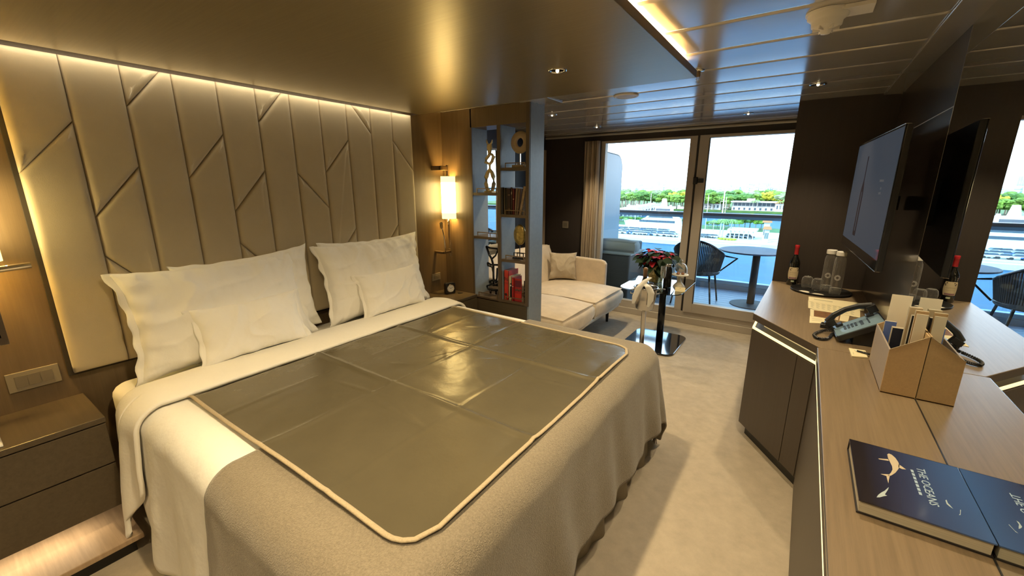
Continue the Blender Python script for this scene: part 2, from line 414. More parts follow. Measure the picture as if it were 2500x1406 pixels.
# =================================================================== BED
bed = thing('bed', 'large double bed with fitted white sheet and pleated taupe skirt', 'bed', (-1.6, 1.36, 0))
R_ = .09; CX0, CX1, CY0, CY1 = -2.60, -.675, .47, 2.28
B().prism(rrect(-2.64, -.62, .39, 2.33, .08), .42, .655).build('mattress', 'linen_b', bed, bevel=.05, seg=4, smooth=True)
B().box(-2.62, -.68, .46, 2.24, .08, .42).build('bed_base', 'desk_dark', bed)
for x, y in ((-2.5, .56), (-.8, .56), (-2.5, 2.14), (-.8, 2.14)): B().box(x - .03, x + .03, y - .03, y + .03, 0, .08).build('leg', 'black', bed)
def skirt(u, v):
    L = [(-2.6, .46), (-.615, .46), (-.615, 2.26), (-2.6, 2.26)]; d = u * 5.77
    if d < 1.985: x, y, nx, ny = -2.6 + d, .45, 0, -1
    elif d < 3.785: x, y, nx, ny = -.615, .46 + d - 1.985, 1, 0
    else: x, y, nx, ny = -.615 - (d - 3.785), 2.26, 0, 1
    k = (1 - v); a = (.012 * sin(d * 19) + .008 * sin(d * 43 + 1)) * (.3 + k) + .03 * k
    return (x + nx * a, y + ny * a, .006 + v * .42)
B().grid(skirt, 420, 6).build('bed_skirt', 'skirt', bed, smooth=True, solid=.006)

def drape(s, t, top, off=0, fa=.012, fk=26, flare=.05, R=R_):
    cx = min(max(s, CX0 - 9), CX1); cy = min(max(t, CY0), CY1)
    dx, dy = s - cx, t - cy; d = hypot(dx, dy)
    if d < 1e-7:
        return Vector((s, t, top + off + .004 * nz(s * 4, t * 4)))
    nx, ny = dx / d, dy / d; RR = R + off; d = min(d, .70)
    if d < RR * pi / 2: a = d / RR; h = RR * sin(a); dz = RR * (1 - cos(a))
    else: dr = d - RR * pi / 2; h = RR + flare * dr; dz = RR + dr
    q = cx * 1.0 - cy * 1.0 + math.atan2(ny, nx) * .25
    g = min(1, max(0, (dz - .05) / .35))
    h += g * fa * (sin(q * fk) + .6 * sin(q * fk * 1.7 + 2) + .8 * nz(q * 5, dz * 3)) + .004 * nz(s * 9, t * 9, 3)
    return Vector((cx + nx * h, cy + ny * h, top + off - dz))
dv = thing('duvet', 'white cotton duvet folded back below the pillows of the bed', 'duvet', (-1.6, 1.36, .66))
SX1 = CX1 + .14 + .30
def f_duvet(u, v):
    s = -2.28 + u * (SX1 + 2.28 - .1); o = .14 + .54 + .05 * nz(s * 3, 1) - .28 * max(0, 1 - (s + 2.28) / .32) ** 1.2
    t = (CY0 - o) + v * (CY1 - CY0 + 2 * o)
    return drape(s, t, .668, 0, .012, 17, .10)
B().grid(f_duvet, 110, 150).build('cover', 'linen', dv, smooth=True, solid=.012)
def f_band(u, v):
    s0 = -2.365 + u * .28; e = 1 - abs((u - .42) / .58) if u > .42 else 1 - (.42 - u) / .42
    o = .14 + .30 + .25 * max(0, e)
    k = abs(v * 2 - 1); s = s0 + (.05 * (k - .55) if k > .55 else 0) * (1 if u < .5 else -1) * 1.2
    t = (CY0 - o) + v * (CY1 - CY0 + 2 * o)
    p = drape(s, t, .672, .022 + .012 * sin(pi * u), .012, 30, .10)
    return p
fb = B().grid(f_band, 36, 170).build('turned_down_band', 'linen_b', dv, smooth=True, solid=.018)
th = thing('throw_blanket', 'soft taupe wool throw spread over the foot of the bed', 'blanket', (-1.1, 1.36, .67))
def f_throw(u, v):
    s = -1.455 + u * (CX1 + .14 + .375 + 1.455); o = .14 + .50 + .03 * nz(s * 3, 5)
    t = (CY0 - o) + v * (CY1 - CY0 + 2 * o)
    return drape(s, t, .668, .013, .012, 17, .15)
B().grid(f_throw, 90, 190).build('blanket', 'throw', th, smooth=True, solid=.008)
fr = B()
for k in range(46):
    uu = .62 + .38 * k / 46; p = f_throw(uu, 1.0)
    fr.tube([p, p + Vector((random.uniform(-.006, .006), random.uniform(-.004, .008), -.04)), p + Vector((random.uniform(-.01, .01), .004, -.075))], .0022, 5)
q = fr.build('fringe', 'taupe', th); q['kind'] = 'stuff'
# coated sheet
pt = thing('protective_sheet', 'large bronze coated sheet with beige binding spread over the bed', 'bed cover', (-1.4, 1.36, .68))
def y0_(x): return .553 + (x + 2.1) * -.003
def y1_(x): return 2.215 + (x + 2.1) * -.03
PX0, PX1, RC = -2.14, -.685, .10
def pad_pt(u, v):
    x = PX0 + u * (PX1 - PX0); a, b = y0_(x), y1_(x); e = x - (PX1 - RC)
    if e > 0: k = RC - sqrt(max(0, RC * RC - e * e)); a += k; b -= k
    y = a + v * (b - a)
    z = .691
    for (c, amp, wd) in ((1.13, .009, .020), (1.69, .008, .018)):
        z += amp * max(0, 1 - abs(y - c + .006 * nz(x * 3, c)) / wd)
    for (c, amp, wd) in ((-1.455, .006, .016), (-1.05, .005, .016), (-1.80, .0025, .02)):
        z += amp * max(0, 1 - abs(x - c + .01 * nz(y * 3, c)) / wd) * (.6 + .6 * nz(y * 2, c, 4))
    z += .0045 * nz(x * 3.2, y * 3.2, 2) + .0016 * nz(x * 11, y * 9, 5)
    for (ax, ay, bx, by, am) in CR:
        dx, dy = bx - ax, by - ay; L = hypot(dx, dy); t = ((x - ax) * dx + (y - ay) * dy) / L / L
        if 0 < t < 1: z += am * sin(pi * t) * max(0, 1 - abs((x - ax) * dy - (y - ay) * dx) / L / .011)
    z -= .030 * max(0, 1 - u / .055)
    z += .010 * max(0, 1 - v / .05) * (.4 + .6 * sin(x * 5 + 1)) + .012 * max(0, (u - .96) / .04) * max(0, nz(y * 2.5, 8) + .3)
    return Vector((x, y, z))
random.seed(21); CR = []
for k in range(26):
    ax, ay = random.uniform(-2, -.8), random.uniform(.65, 2.1); a = random.uniform(0, pi); L = random.uniform(.12, .4)
    CR.append((ax, ay, ax + L * cos(a), ay + L * sin(a), random.uniform(.0012, .0035)))
B().grid(pad_pt, 150, 170).build('sheet', 'pad', pt, smooth=True, solid=.003)
ol = [pad_pt(u / 60, 0) for u in range(0, 61)] + [pad_pt(1, v / 60) for v in range(1, 60)] + [pad_pt(1 - u / 60, 1) for u in range(0, 61)]
B().tube([p + Vector((0, 0, .002)) for p in ol], .0085, 8, flat=.55).build('binding', 'piping', pt, smooth=True)

def pillow(name, label, c, wd, ht, tk, lean, group, flange=0, m='linen', seed=0, roll=0, yaw=0, cat='pillow', wr=.022):
    """c = middle of bottom edge; width along Y; leans back towards -X"""
    t = thing(name, label, cat, c, group)
    mx = Matrix.Translation(Vector(c)) @ Matrix.Rotation(yaw, 4, 'Z') @ Matrix.Rotation(-lean, 4, 'Y') @ Matrix.Rotation(roll, 4, 'X')
    def f(side):
        def g(u, v):
            a, b = u * 2 - 1, v * 2 - 1
            ex = .90 + .10 * abs(b) ** 2.5; ey = .90 + .10 * abs(a) ** 2.5
            y = a * wd / 2 * ex; z = ht / 2 + b * ht / 2 * ey
            k = max(0, (1 - a * a)) ** .5 * max(0, (1 - b * b)) ** .5
            h = tk / 2 * k ** .8
            edge = exp(-((1 - abs(a)) * 6) ** 2) + exp(-((1 - abs(b)) * 6) ** 2)
            rg = max(0, 1 - 3.2 * abs(nz(y * 5 + seed + z * 2, z * 8 - y * 3, side))) ** 2; rg2 = max(0, 1 - 3.5 * abs(nz(y * 13 - z * 5 + seed, z * 9 + y * 4, side + 7))) ** 2
            h += wr * k * nz(y * 6 + seed, z * 6, side) + .011 * k ** .6 * rg + .006 * k ** .4 * rg2 * (.3 + edge) + .006 * k ** .5 * sin((y if abs(b) > abs(a) else z) * 70 + seed) * min(1, (edge + .15))
            h += wr * .7 * k * max(0, nz(y * 9 + seed, z * 3 + y * 4, side * 2 + 5))
            y += .006 * nz(z * 14, seed, side) * abs(a); z += .006 * nz(y * 14, seed + 3) * abs(b)
            return mx @ Vector((side * h, y, z))
        return g
    b = B().grid(f(1), 84, 60)
    b.grid(lambda u, v: f(-1)(1 - u, v), 40, 30)
    b.build('pillowcase', m, t, smooth=True)
    if flange:
        fl_ = B()
        for sgn in (-1, 1):
            def h_(u, v, sgn=sgn):
                bb = v * 2 - 1; y = sgn * (wd / 2 * (.90 + .10 * abs(bb) ** 2.5) - .01 + u * flange); z = ht / 2 + bb * ht / 2
                return mx @ Vector((.010 * sin(z * 45 + seed) * u + .002, y + .005 * sin(z * 60) * u, z))
            fl_ = B().grid(h_, 3, 30); fl_.build('flange', m, t, smooth=True, solid=.004)
    return t
pg = 'white pillows on the bed'
pillow('pillow', 'large white pillow behind, its edge showing above the left front pillow', (-2.53, 1.08, .675), .72, .53, .13, .08, pg, 0, seed=3, roll=.05)
pillow('pillow', 'large white pillow behind, its corner showing above the right front pillow', (-2.53, 1.92, .665), .86, .55, .13, .10, pg, 0, seed=9)
pillow('pillow', 'large white wide-edged pillow nearest the left nightstand', (-2.445, .905, .672), .86, .53, .20, .24, pg, .035, seed=1, yaw=.02)
pillow('pillow', 'large creased white pillow nearest the bedside alarm clock', (-2.44, 1.88, .672), .86, .54, .21, .24, pg, .03, seed=6, wr=.032)
pillow('small_pillow', 'small white oblong pillow leaning on the left front pillow', (-2.33, .965, .695), .54, .30, .15, .32, 'small white pillows', .03, seed=12)
pillow('small_pillow', 'small white oblong pillow leaning on the right front pillow', (-2.33, 1.90, .695), .53, .31, .15, .32, 'small white pillows', .03, seed=17)

# =================================================================== NIGHTSTANDS AND PLINTH
def nightstand(y0, y1, label, open_=False):
    x1 = -2.31
    t = thing('nightstand', label, 'nightstand', ((XH + x1) / 2, (y0 + y1) / 2, .09), 'nightstands beside the bed')
    B().box(XH + .002, x1, y0, y1, .605, .63).build('top', 'night', t, bevel=.003)
    B().box(XH + .002, x1 - .012, y0 + .004, y1 - .004, .205, .605).build('body', 'desk_dark', t)
    for z0, z1 in ((.207, .41), (.416, .600)): B().box(x1 - .012, x1 - .001, y0 + .003, y1 - .003, z0, z1).build('drawer', 'night', t, bevel=.002)
    yc = y0 + .03 if y0 < 1 else y1 - .06
    B().lathe([(.024, .63), (.024, .632), (.018, .633)], (XH + .22, yc, 0), 20).build('cable_cap', 'black', t)
    return t
nightstand(-.30, .315, 'dark veneered nightstand with two drawers, left of the bed')
nightstand(2.43, YS - .005, 'dark veneered nightstand under the alarm clock, right of the bed')
pl = thing('plinth', 'low wooden plinth lit from below the left nightstand', 'plinth', (-2.4, -.1, 0))
B().box(XH + .002, -2.20, -.5, .325, .07, .095).build('plank', 'ledge', pl, bevel=.003)
B().box(XH + .002, -2.24, -.48, .30, 0, .07).build('kick', 'black', pl)
area('under_nightstand_lamp', (-2.40, -.05, .195), (0, 0, 0), .10, .5, .75, (1, .80, .52))
ac = thing('alarm_clock', 'small black square alarm clock with round silver dial', 'clock', (-2.53, 2.665, .63))
mxc = frame_mx((-2.53, 2.665, .63), (.35, .94, 0), (0, 0, 1))
B().prism(rrect(-.048, .048, 0, .10, .016), -.02, .02, mxc).build('case', 'black', ac, bevel=.003)
mf = mxc @ Matrix.Translation((0, .05, .02))
B().lathe([(.036, 0), (.036, .006), (.031, .007), (.030, .003)], n=28, mx=mf, cap=False).build('bezel', 'chrome', ac, smooth=True)
B().lathe([(.031, .002), (.031, .0035)], n=28, mx=mf).build('dial', 'white', ac)
B().box(-.001, .001, 0, .022, .004, .005, mf @ Matrix.Rotation(-1.1, 4, 'Z')).build('hand', 'black', ac)
B().box(-.0013, .0013, 0, .016, .004, .005, mf @ Matrix.Rotation(1.0, 4, 'Z')).build('hand', 'black', ac)

# =================================================================== SCONCES
def sconce(yc, label, left=False):
    xs = -2.58
    t = thing('wall_sconce', label, 'wall lamp', (XH, yc, .95), 'bedside wall sconces')
    B().box(XH, xs + .004, yc - .095, yc - .075, 1.700, 1.735).box(xs - .008, xs + .008, yc - .095, yc + .0, 1.700, 1.735).build('upper_arm', 'bronze', t, bevel=.001)
    B().box(xs - .012, xs + .012, yc - .010, yc + .012, 1.60, 1.745).build('upper_pole', 'chrome', t, bevel=.001)
    B().lathe([(.0625, 1.29), (.0625, 1.315), (.0625, 1.34)], (xs, yc, 0), 32, cap=False).build('shade_rim', 'shade_end', t, smooth=True)
    B().lathe([(.0625, 1.60), (.0625, 1.625), (.0625, 1.65)], (xs, yc, 0), 32, cap=False).build('shade_rim', 'shade_end', t, smooth=True)
    B().lathe([(.0620, 1.325), (.0620, 1.615)], (xs, yc, 0), 32, cap=False).build('lamp_shade', 'shade', t, smooth=True)
    B().box(xs - .012, xs + .012, yc - .010, yc + .016, .955, 1.29).build('lower_pole', 'chrome', t, bevel=.001)
    B().box(xs - .012, xs + .012, yc - .085, yc + .0, .985, 1.005).box(XH, xs, yc - .10, yc - .075, .985, 1.005).build('lower_arm', 'bronze', t, bevel=.001)
    B().tube([(xs, yc - .012, 1.285), (xs + .005, yc - .022, 1.265), (xs + .005, yc - .02, 1.24)], .004, 6).build('switch_lever', 'chrome', t)
    if left:
        pts = [(xs + .01, yc - .075, 1.0), (xs + .03, yc - .06, 1.1), (xs + .05, yc - .02, 1.22), (xs + .055, yc + .03, 1.262)]
        hd = [(xs + .055, yc + .035, 1.262), (xs + .06, yc + .125, 1.268)]
    else:
        pts = [(xs + .01, yc - .075, 1.005), (xs + .012, yc - .078, 1.06), (xs + .02, yc - .095, 1.14), (xs + .04, yc - .13, 1.20), (xs + .055, yc - .16, 1.23)]
        hd = [(xs + .052, yc - .155, 1.226), (xs + .085, yc - .19, 1.265)]
    B().tube(pts, .0055, 8).build('gooseneck', 'chrome', t, smooth=True)
    B().tube(hd, .013, 14).build('reading_head', 'chrome', t)
    l = bpy.data.lights.new('sconce_bulb', 'POINT'); l.energy = 9; l.color = (1, .62, .18); l.shadow_soft_size = .03
    o = bpy.data.objects.new('sconce_bulb', l); COL.objects.link(o); o.location = (xs, yc, 1.47); l.energy = 20
sconce(2.745, 'lit cylindrical wall sconce beside the shelf unit')
sconce(.125, 'lit cylindrical wall sconce at the left edge of the photo', True)
def plate(name, label, y0, y1, z0, z1, nkey, x=XH, cat='switch'):
    t = thing(name, label, cat, (x, (y0 + y1) / 2, z0), 'wall switch plates')
    B().box(x, x + .008, y0, y1, z0, z1).build('plate', 'switch', t, bevel=.002)
    wk = (y1 - y0) * .72 / nkey; s = (y0 + y1) / 2 - wk * nkey / 2
    for k in range(nkey): B().box(x + .008, x + .0105, s + k * wk + .001, s + (k + 1) * wk - .001, z0 + .018, z1 - .018).build('key', 'switchd', t)
plate('switch_plate', 'wide three-key switch plate above the left nightstand', .105, .262, .715, .80, 3)
plate('socket_plate', 'socket plate at the left edge above the left nightstand', -.02, .072, .715, .80, 1, cat='socket')
plate('socket_plate', 'dark socket plate low on the wall behind the alarm clock', 2.60, 2.70, .735, .80, 1, cat='socket')
sw = thing('light_switch', 'small square grey switch on the dark wall left of the curtain', 'switch', (-2.60, YW, 1.02))
B().prism(rrect(-2.64, -2.555, 1.02, 1.11, .008), YW - .009, YW, ax='y').build('plate', 'switch', sw)
B().box(-2.625, -2.57, YW - .012, YW - .009, 1.038, 1.092).build('key', 'switchd', sw)
lt = thing('tissue', 'white folded cloth at the left edge on the left nightstand', 'cloth', (-2.5, .0, .63))
pillow_c = B().grid(lambda u, v: (-2.56 + .22 * u, -.16 + .20 * v, .632 + .05 * sin(pi * u) ** .5 * sin(pi * v) ** .5 + .006 * nz(u * 5, v * 5)), 14, 14).build('cloth', 'linen', lt, smooth=True, solid=.004)

# =================================================================== SHELF UNIT
su = thing('shelf_unit', 'open room-divider shelf unit of bronze wood and grey-blue lacquer', 'shelf', (-2.2, YS, 0))
YD = YS + .21; ZTOP = ZC - .002
B().box(XH + .001, -2.355, YS, YS + .02, 0, ZTOP).build('side_panel', 'wood_wallz', su)
B().box(-2.355, -2.343, YS, YD, 0, ZTOP).build('left_upright', 'shelfblue', su)
B().box(-2.355, -1.79, YS, YD, 2.035, ZTOP).build('header', 'wood_wallz', su)
B().box(-2.343, -1.79, YS, YD, 0, .60).build('base_cabinet', 'night', su)
B().box(-2.080, -2.046, YS - .002, YS + .012, .60, 2.035).box(-2.358, -2.340, YS - .002, YS + .006, .60, 2.035).box(-1.805, -1.774, YS - .002, YS + .012, .60, ZTOP).build('front_edge', 'shelfedge', su)
B().box(-2.078, -2.048, YS + .012, YD, .60, 2.035).build('middle_upright', 'shelfblue', su)
B().box(-1.803, -1.772, YS + .012, YD, 0, ZTOP).build('right_upright', 'shelfblue', su)
SL = [(-2.343, -2.08, 1.515), (-2.343, -2.08, 1.150), (-2.343, -2.08, .615), (-2.046, -1.805, 1.712), (-2.046, -1.805, 1.345), (-2.046, -1.805, .975), (-2.046, -1.805, .618)]
for x0, x1, z in SL: B().box(x0, x1, YS, YD - .02, z - .022, z).build('shelf_board', 'shelfedge', su)
for x0, x1, z in SL:
    b = B()
    a0, a1 = x0 + .04, x1 - .012
    b.box(a0, a1, YS + .004, YS + .010, z + .030, z + .037)
    for x in (a0, a1 - .007): b.box(x, x + .007, YS + .004, YS + .010, z, z + .030)
    b.build('gallery_rail', 'bronze', su)
    b = B(); b.box(a0, a1, YD - .034, YD - .028, z + .030, z + .037)
    for x in (a0, a1 - .007): b.box(x, x + .007, YD - .034, YD - .028, z, z + .030)
    b.build('gallery_rail', 'bronze', su)
# things on the shelves
YM = YS + .10
def outline(pts, n=3):
    P = [Vector((a, b)) for a, b in pts]
    for _ in range(n):
        Q = []
        for i in range(len(P)):
            p, q = P[i], P[(i + 1) % len(P)]; Q += [p * .75 + q * .25, p * .25 + q * .75]
        P = Q
    return [(p.x, p.y) for p in P]
fg = thing('figure_sculpture', 'flat golden abstract figure with two horns on the upper left shelf', 'sculpture', (-2.2, YM, 1.515))
fx, fz, fs = -2.232, 1.53, .42
half = [(0, .0), (.035, .0), (.07, .05), (.10, .17), (.105, .30), (.06, .40), (.035, .455), (.05, .52), (.11, .60), (.115, .68), (.07, .74), (.045, .78), (.035, .84), (.05, .90), (.045, .96)]
L_ = [(-.05, 0), (-.085, .10), (-.115, .24), (-.10, .33), (-.045, .41), (-.03, .455), (-.05, .50), (-.125, .555), (-.13, .60), (-.07, .68), (-.03, .72), (-.05, .80), (-.055, .86), (-.09, .94), (-.075, 1.0), (-.055, .93), (0, .905), (.055, .93), (.085, .985), (.095, .93), (.06, .88), (.055, .80), (.035, .735), (.14, .71), (.125, .62), (.06, .54), (.035, .465), (.06, .41), (.12, .32), (.115, .20), (.085, .08), (.05, 0)]
def ribbon(pts, r, b, close=False):
    b.tube([(fx + a * fs, YM, fz + c * fs) for a, c in pts], r, 8, close, .6)
b = B()
sil = outline(L_, 2)
# body as frame pieces with open holes: legs loop, waist, arms loop, head with horns
ribbon([(-.06, 0), (-.10, .14), (-.09, .27), (-.05, .36), (0, .42)], [.017, .024, .025, .022, .016], b)
ribbon([(.06, 0), (.10, .14), (.09, .27), (.05, .36), (0, .42)], [.017, .024, .025, .022, .016], b)
ribbon([(-.055, .0), (0, -.01), (.055, 0)], [.014, .016, .014], b)
ribbon([(0, .40), (0, .47), (0, .53)], [.014, .010, .014], b)
ribbon([(0, .52), (-.10, .56), (-.09, .62), (-.02, .68), (0, .72)], [.017, .020, .018, .018, .018], b)
ribbon([(0, .52), (.06, .57), (.10, .66), (.06, .70), (0, .72)], [.017, .018, .020, .018, .018], b)
ribbon([(0, .70), (0, .76), (0, .84), (0, .90)], [.016, .020, .028, .022], b)
ribbon([(-.02, .89), (-.06, .93), (-.07, .99)], [.012, .010, .004], b); ribbon([(.02, .89), (.06, .93), (.07, .98)], [.012, .010, .004], b)
b.build('figure', 'gold', fg, smooth=True)
B().box(-2.272, -2.19, YM - .03, YM + .03, 1.515, 1.528).build('base', 'gold', fg)
rg = thing('ring_sculpture', 'round carved disc with a hole on a stand, upper right shelf', 'sculpture', (-1.93, YM, 1.712))
mr = frame_mx((-1.925, YM, 1.905), (1, 0, 0), (0, 0, 1))
B().lathe([(.035, -.012), (.035, .012), (.050, .016), (.055, .012), (.080, .014), (.086, 0), (.080, -.014), (.05, -.016), (.035, -.012)], n=36, mx=mr, cap=False).build('disc', mat('pale_wood', (.55, .42, .26), .5, 0, .1, (3, 3, 200)), rg, smooth=True)
B().box(-1.929, -1.921, YM - .004, YM + .004, 1.73, 1.825).build('stem', 'chrome', rg)
B().box(-1.985, -1.875, YM - .03, YM + .03, 1.712, 1.735).build('base', mat('pale_wood_base', (.6, .45, .25), .5), rg)
mk = thing('mask_sculpture', 'golden oval mask on a black stand on the right shelf', 'sculpture', (-1.93, YM, .975))
bb = B(); bb.ball((-1.925, YM, 1.175), .058, 20, 16, 1, .5, 1.5)
for v in bb.v:
    if v.y < YM: 
        dx = v.x + 1.925; v.y -= .016 * exp(-(dx / .008) ** 2) * (1 if 1.14 < v.z < 1.22 else .1); v.y += .008 * (exp(-((abs(dx) - .02) / .01) ** 2) * exp(-((v.z - 1.205) / .012) ** 2))
bb.build('mask', mat('aged_gold', (.45, .33, .10), .4, .5, .4, (30, 30, 60)), mk, smooth=True)
B().box(-1.928, -1.922, YM - .003, YM + .003, .98, 1.10).box(-1.975, -1.875, YM - .02, YM - .014, 1.02, 1.026).box(-1.975, -1.969, YM - .02, YM - .014, .985, 1.026).box(-1.881, -1.875, YM - .02, YM - .014, .985, 1.026).box(-1.98, -1.87, YM - .03, YM + .03, .975, .985).build('stand', 'blackm', mk)
bs = thing('black_sculpture', 'tall black branching openwork sculpture on the lower left shelf', 'sculpture', (-2.19, YM, .615))
bx = -2.205
def tb(pts, r): return B().tube([(bx + a, YM + c * 0, .615 + z) for a, z, c in [(p[0], p[1], 0) for p in pts]], r, 7)
b = B()
for pts, r in (([(-.075, .435), (-.03, .425), (.05, .42)], .008), ([(-.075, .435), (-.04, .37), (-.015, .33), (0, .27)], .010), ([(.05, .42), (.02, .36), (-.01, .33)], .008), ([(-.06, .29), (-.02, .275), (.06, .28)], .009), ([(-.06, .29), (-.055, .265), (-.01, .255), (0, .20)], .009),
               ([(0, .27), (0, .13), (.0, .10)], .010), ([(.035, .25), (.03, .16), (.02, .11)], .008), ([(-.04, .12), (0, .14), (.045, .125), (.04, .10), (0, .09), (-.04, .12)], .010), ([(-.075, .075), (-.02, .095), (.05, .09)], .008), ([(-.075, .075), (-.06, .05), (.0, .045), (.05, .05)], .010), ([(-.03, .045), (-.028, .004)], .009), ([(.02, .045), (.022, .004)], .009), ([(.045, .05), (.048, .004)], .008)):
    b.tube([(bx + a, YM + .01 * sin(a * 40), .615 + z) for a, z in pts], r, 7)
b.build('openwork', 'blackm', bs, smooth=True)
def book(name, label, x0, x1, z0, z1, y0, y1, m, group, spine=None, tilt=0, cat='book'):
    t = thing(name, label, cat, ((x0 + x1) / 2, y0, z0), group)
    mx = Matrix.Translation(Vector((x0, 0, z0))) @ Matrix.Rotation(tilt, 4, 'Y') @ Matrix.Translation(Vector((-x0, 0, -z0))) if tilt else None
    b = B(); c = .0025
    b.box(x0, x0 + c, y0, y1, z0, z1, mx).box(x1 - c, x1, y0, y1, z0, z1, mx).box(x0, x1, y0, y0 + c, z0, z1, mx)
    b.build('cover', m, t)
    B().box(x0 + c, x1 - c, y0 + c, y1 - .004, z0 + .003, z1 - .004, mx).build('pages', 'pages', t)
    if spine:
        for kind, zz, hh, mm_ in spine: B().box(x0 + .004, x1 - .004, y0 - .0006, y0 + .001, z0 + zz, z0 + zz + hh, mx).build('spine_band', mm_, t)
    return t
g2 = 'books on the middle right shelf'
yb0, yb1 = YS + .022, YS + .16
cur = -2.043
for lab, wdt, ht, m, sp_ in (('thick black book at the left end of the middle shelf row', .014, .215, 'bookblack', None), ('thin cream-spined book, second from left in the middle shelf row', .008, .21, 'bookbeige', None),
                        ('black book between the two thin cream spines', .013, .21, 'bookblack', None), ('thin grey-spined book, fourth from left in the middle shelf row', .009, .21, mat('grey_book', (.2, .16, .12), .5), None),
                        ('wide dark brown book in the middle of the shelf row', .030, .205, mat('dark_brown_book', (.04, .02, .015), .4), [('b', .15, .01, 'bronze'), ('b', .04, .006, 'bronze')]),
                        ('tall dark brown book beside the dark red one, middle shelf', .018, .215, mat('umber_book', (.06, .03, .02), .4), [('b', .16, .02, 'taupe')]),
                        ('dark red book left of the leaning cream book', .018, .205, mat('maroon_book', (.14, .012, .012), .4), [('b', .12, .006, 'gold')])):
    book('book', lab, cur, cur + wdt, 1.345, 1.345 + ht, yb0, yb1, m, g2, sp_); cur += wdt + .001
book('book', 'bright cream-spined book leaning right on the middle shelf', cur + .002, cur + .012, 1.346, 1.555, yb0, yb1, 'bookbeige', g2, tilt=.06)
book('book', 'brown book leaning right beside the bright cream spine', cur + .016, cur + .036, 1.346, 1.55, yb0, yb1, mat('leather_brown_book', (.17, .11, .07), .5), g2, tilt=.10)
book('book', 'large marbled beige book leaning on the right post of the middle shelf', cur + .040, cur + .066, 1.346, 1.575, yb0, yb1, 'bookbrown', g2, tilt=.20)
g3 = 'red books on the bottom right shelf'
t = book('book', 'tallest red book with black 96 on its spine, bottom right shelf', -2.032, -1.987, .618, .875, yb0 + .002, yb1 + .01, 'bookred', g3)
text('lettering', '96', .045, frame_mx((-2.012, yb0 + .001, .80), (1, 0, 0), (0, 0, 1)), 'bookblack', t)
B().ball((-2.015, yb0 + .002, .665), .013, 10, 8, 1, .1, 1).build('emblem', 'bookblack', t)
B().box(-2.029, -1.99, yb0 + .001, yb0 + .003, .767, .769).box(-2.029, -1.99, yb0 + .001, yb0 + .003, .760, .761).build('spine_line', 'bookblack', t)
t = book('book', 'beige book with black and white picture spine between the red books', -1.985, -1.953, .618, .83, yb0, yb1, 'bookbeige', g3)
B().box(-1.972, -1.954, yb0 - .001, yb0 + .001, .65, .77).build('spine_picture', 'bookblack', t)
B().ball((-1.962, yb0 - .001, .752), .007, 8, 6, 1, .1, 1.3).build('spine_portrait', 'white', t)
t = book('book', 'red picture book with dark cover print facing the bed', -1.951, -1.930, .618, .822, yb0 - .002, yb1 - .02, 'bookred2', g3, [('b', .125, .004, 'white'), ('b', .14, .05, 'bookred')])
book('book', 'small black book with white spine dots, bottom right shelf', -1.850, -1.838, .618, .80, yb0 + .03, yb1, 'bookblack', g3, [('b', .03, .004, 'white'), ('b', .06, .004, 'white'), ('b', .09, .004, 'white'), ('b', .12, .004, 'white')])
# front cover of the red picture book (open face leaning)
b = B().box(-1.930, -1.862, yb0 + .012, yb0 + .018, .618, .815)
b.build('cover_board', 'bookred2', t)
B().box(-1.926, -1.866, yb0 + .010, yb0 + .0125, .745, .80).build('cover_title', mat('dark_maroon_print', (.10, .004, .02), .4), t)
for k in range(4): B().ball((-1.918 + k * .015, yb0 + .011, .715 + .006 * (k % 2)), .010, 10, 6, 1, .15, .8).build('cover_figure', mat('brown_print', (.09, .05, .03), .5), t)
for k in range(6): B().box(-1.924 + k * .0095, -1.918 + k * .0095, yb0 + .010, yb0 + .0125, .64, .685).build('cover_letter', 'bookred', t)

# mirror and pale door on the lounge wall behind the shelf unit
wm = thing('wall_mirror', 'wall mirror in the lounge seen through the left shelves', 'mirror', (XL, 3.4, .9))
B().box(XL, XL + .012, 3.22, 4.10, .62, 1.95).build('mirror_glass', 'mirror', wm)
B().box(XL, XL + .02, 3.20, 3.22, .60, 1.97).box(XL, XL + .02, 4.10, 4.12, .60, 1.97).box(XL, XL + .02, 3.22, 4.10, 1.95, 1.97).box(XL, XL + .02, 3.22, 4.10, .60, .62).build('mirror_frame', 'frame', wm)
bk = thing('bookcase', 'dark wall shelving with thin silver rails behind the shelf unit', 'bookcase', (XL, 4.1, .9))
B().box(XL + .001, XL + .10, 4.14, 4.66, .95, 2.12).build('body', 'black', bk)
B().box(XL + .10, XL + .105, 4.14, 4.66, 1.78, 1.83).box(XL + .10, XL + .105, 4.36, 4.37, 1.0, 1.75).box(XL + .10, XL + .105, 4.45, 4.46, 1.0, 1.75).box(XL + .10, XL + .105, 4.54, 4.55, 1.0, 1.75).build('silver_rail', 'steel', bk)
struct(B().box(XL, XL + .02, 4.72, 4.98, 0, 2.02).build('door_1', 'curtain', bevel=.003))

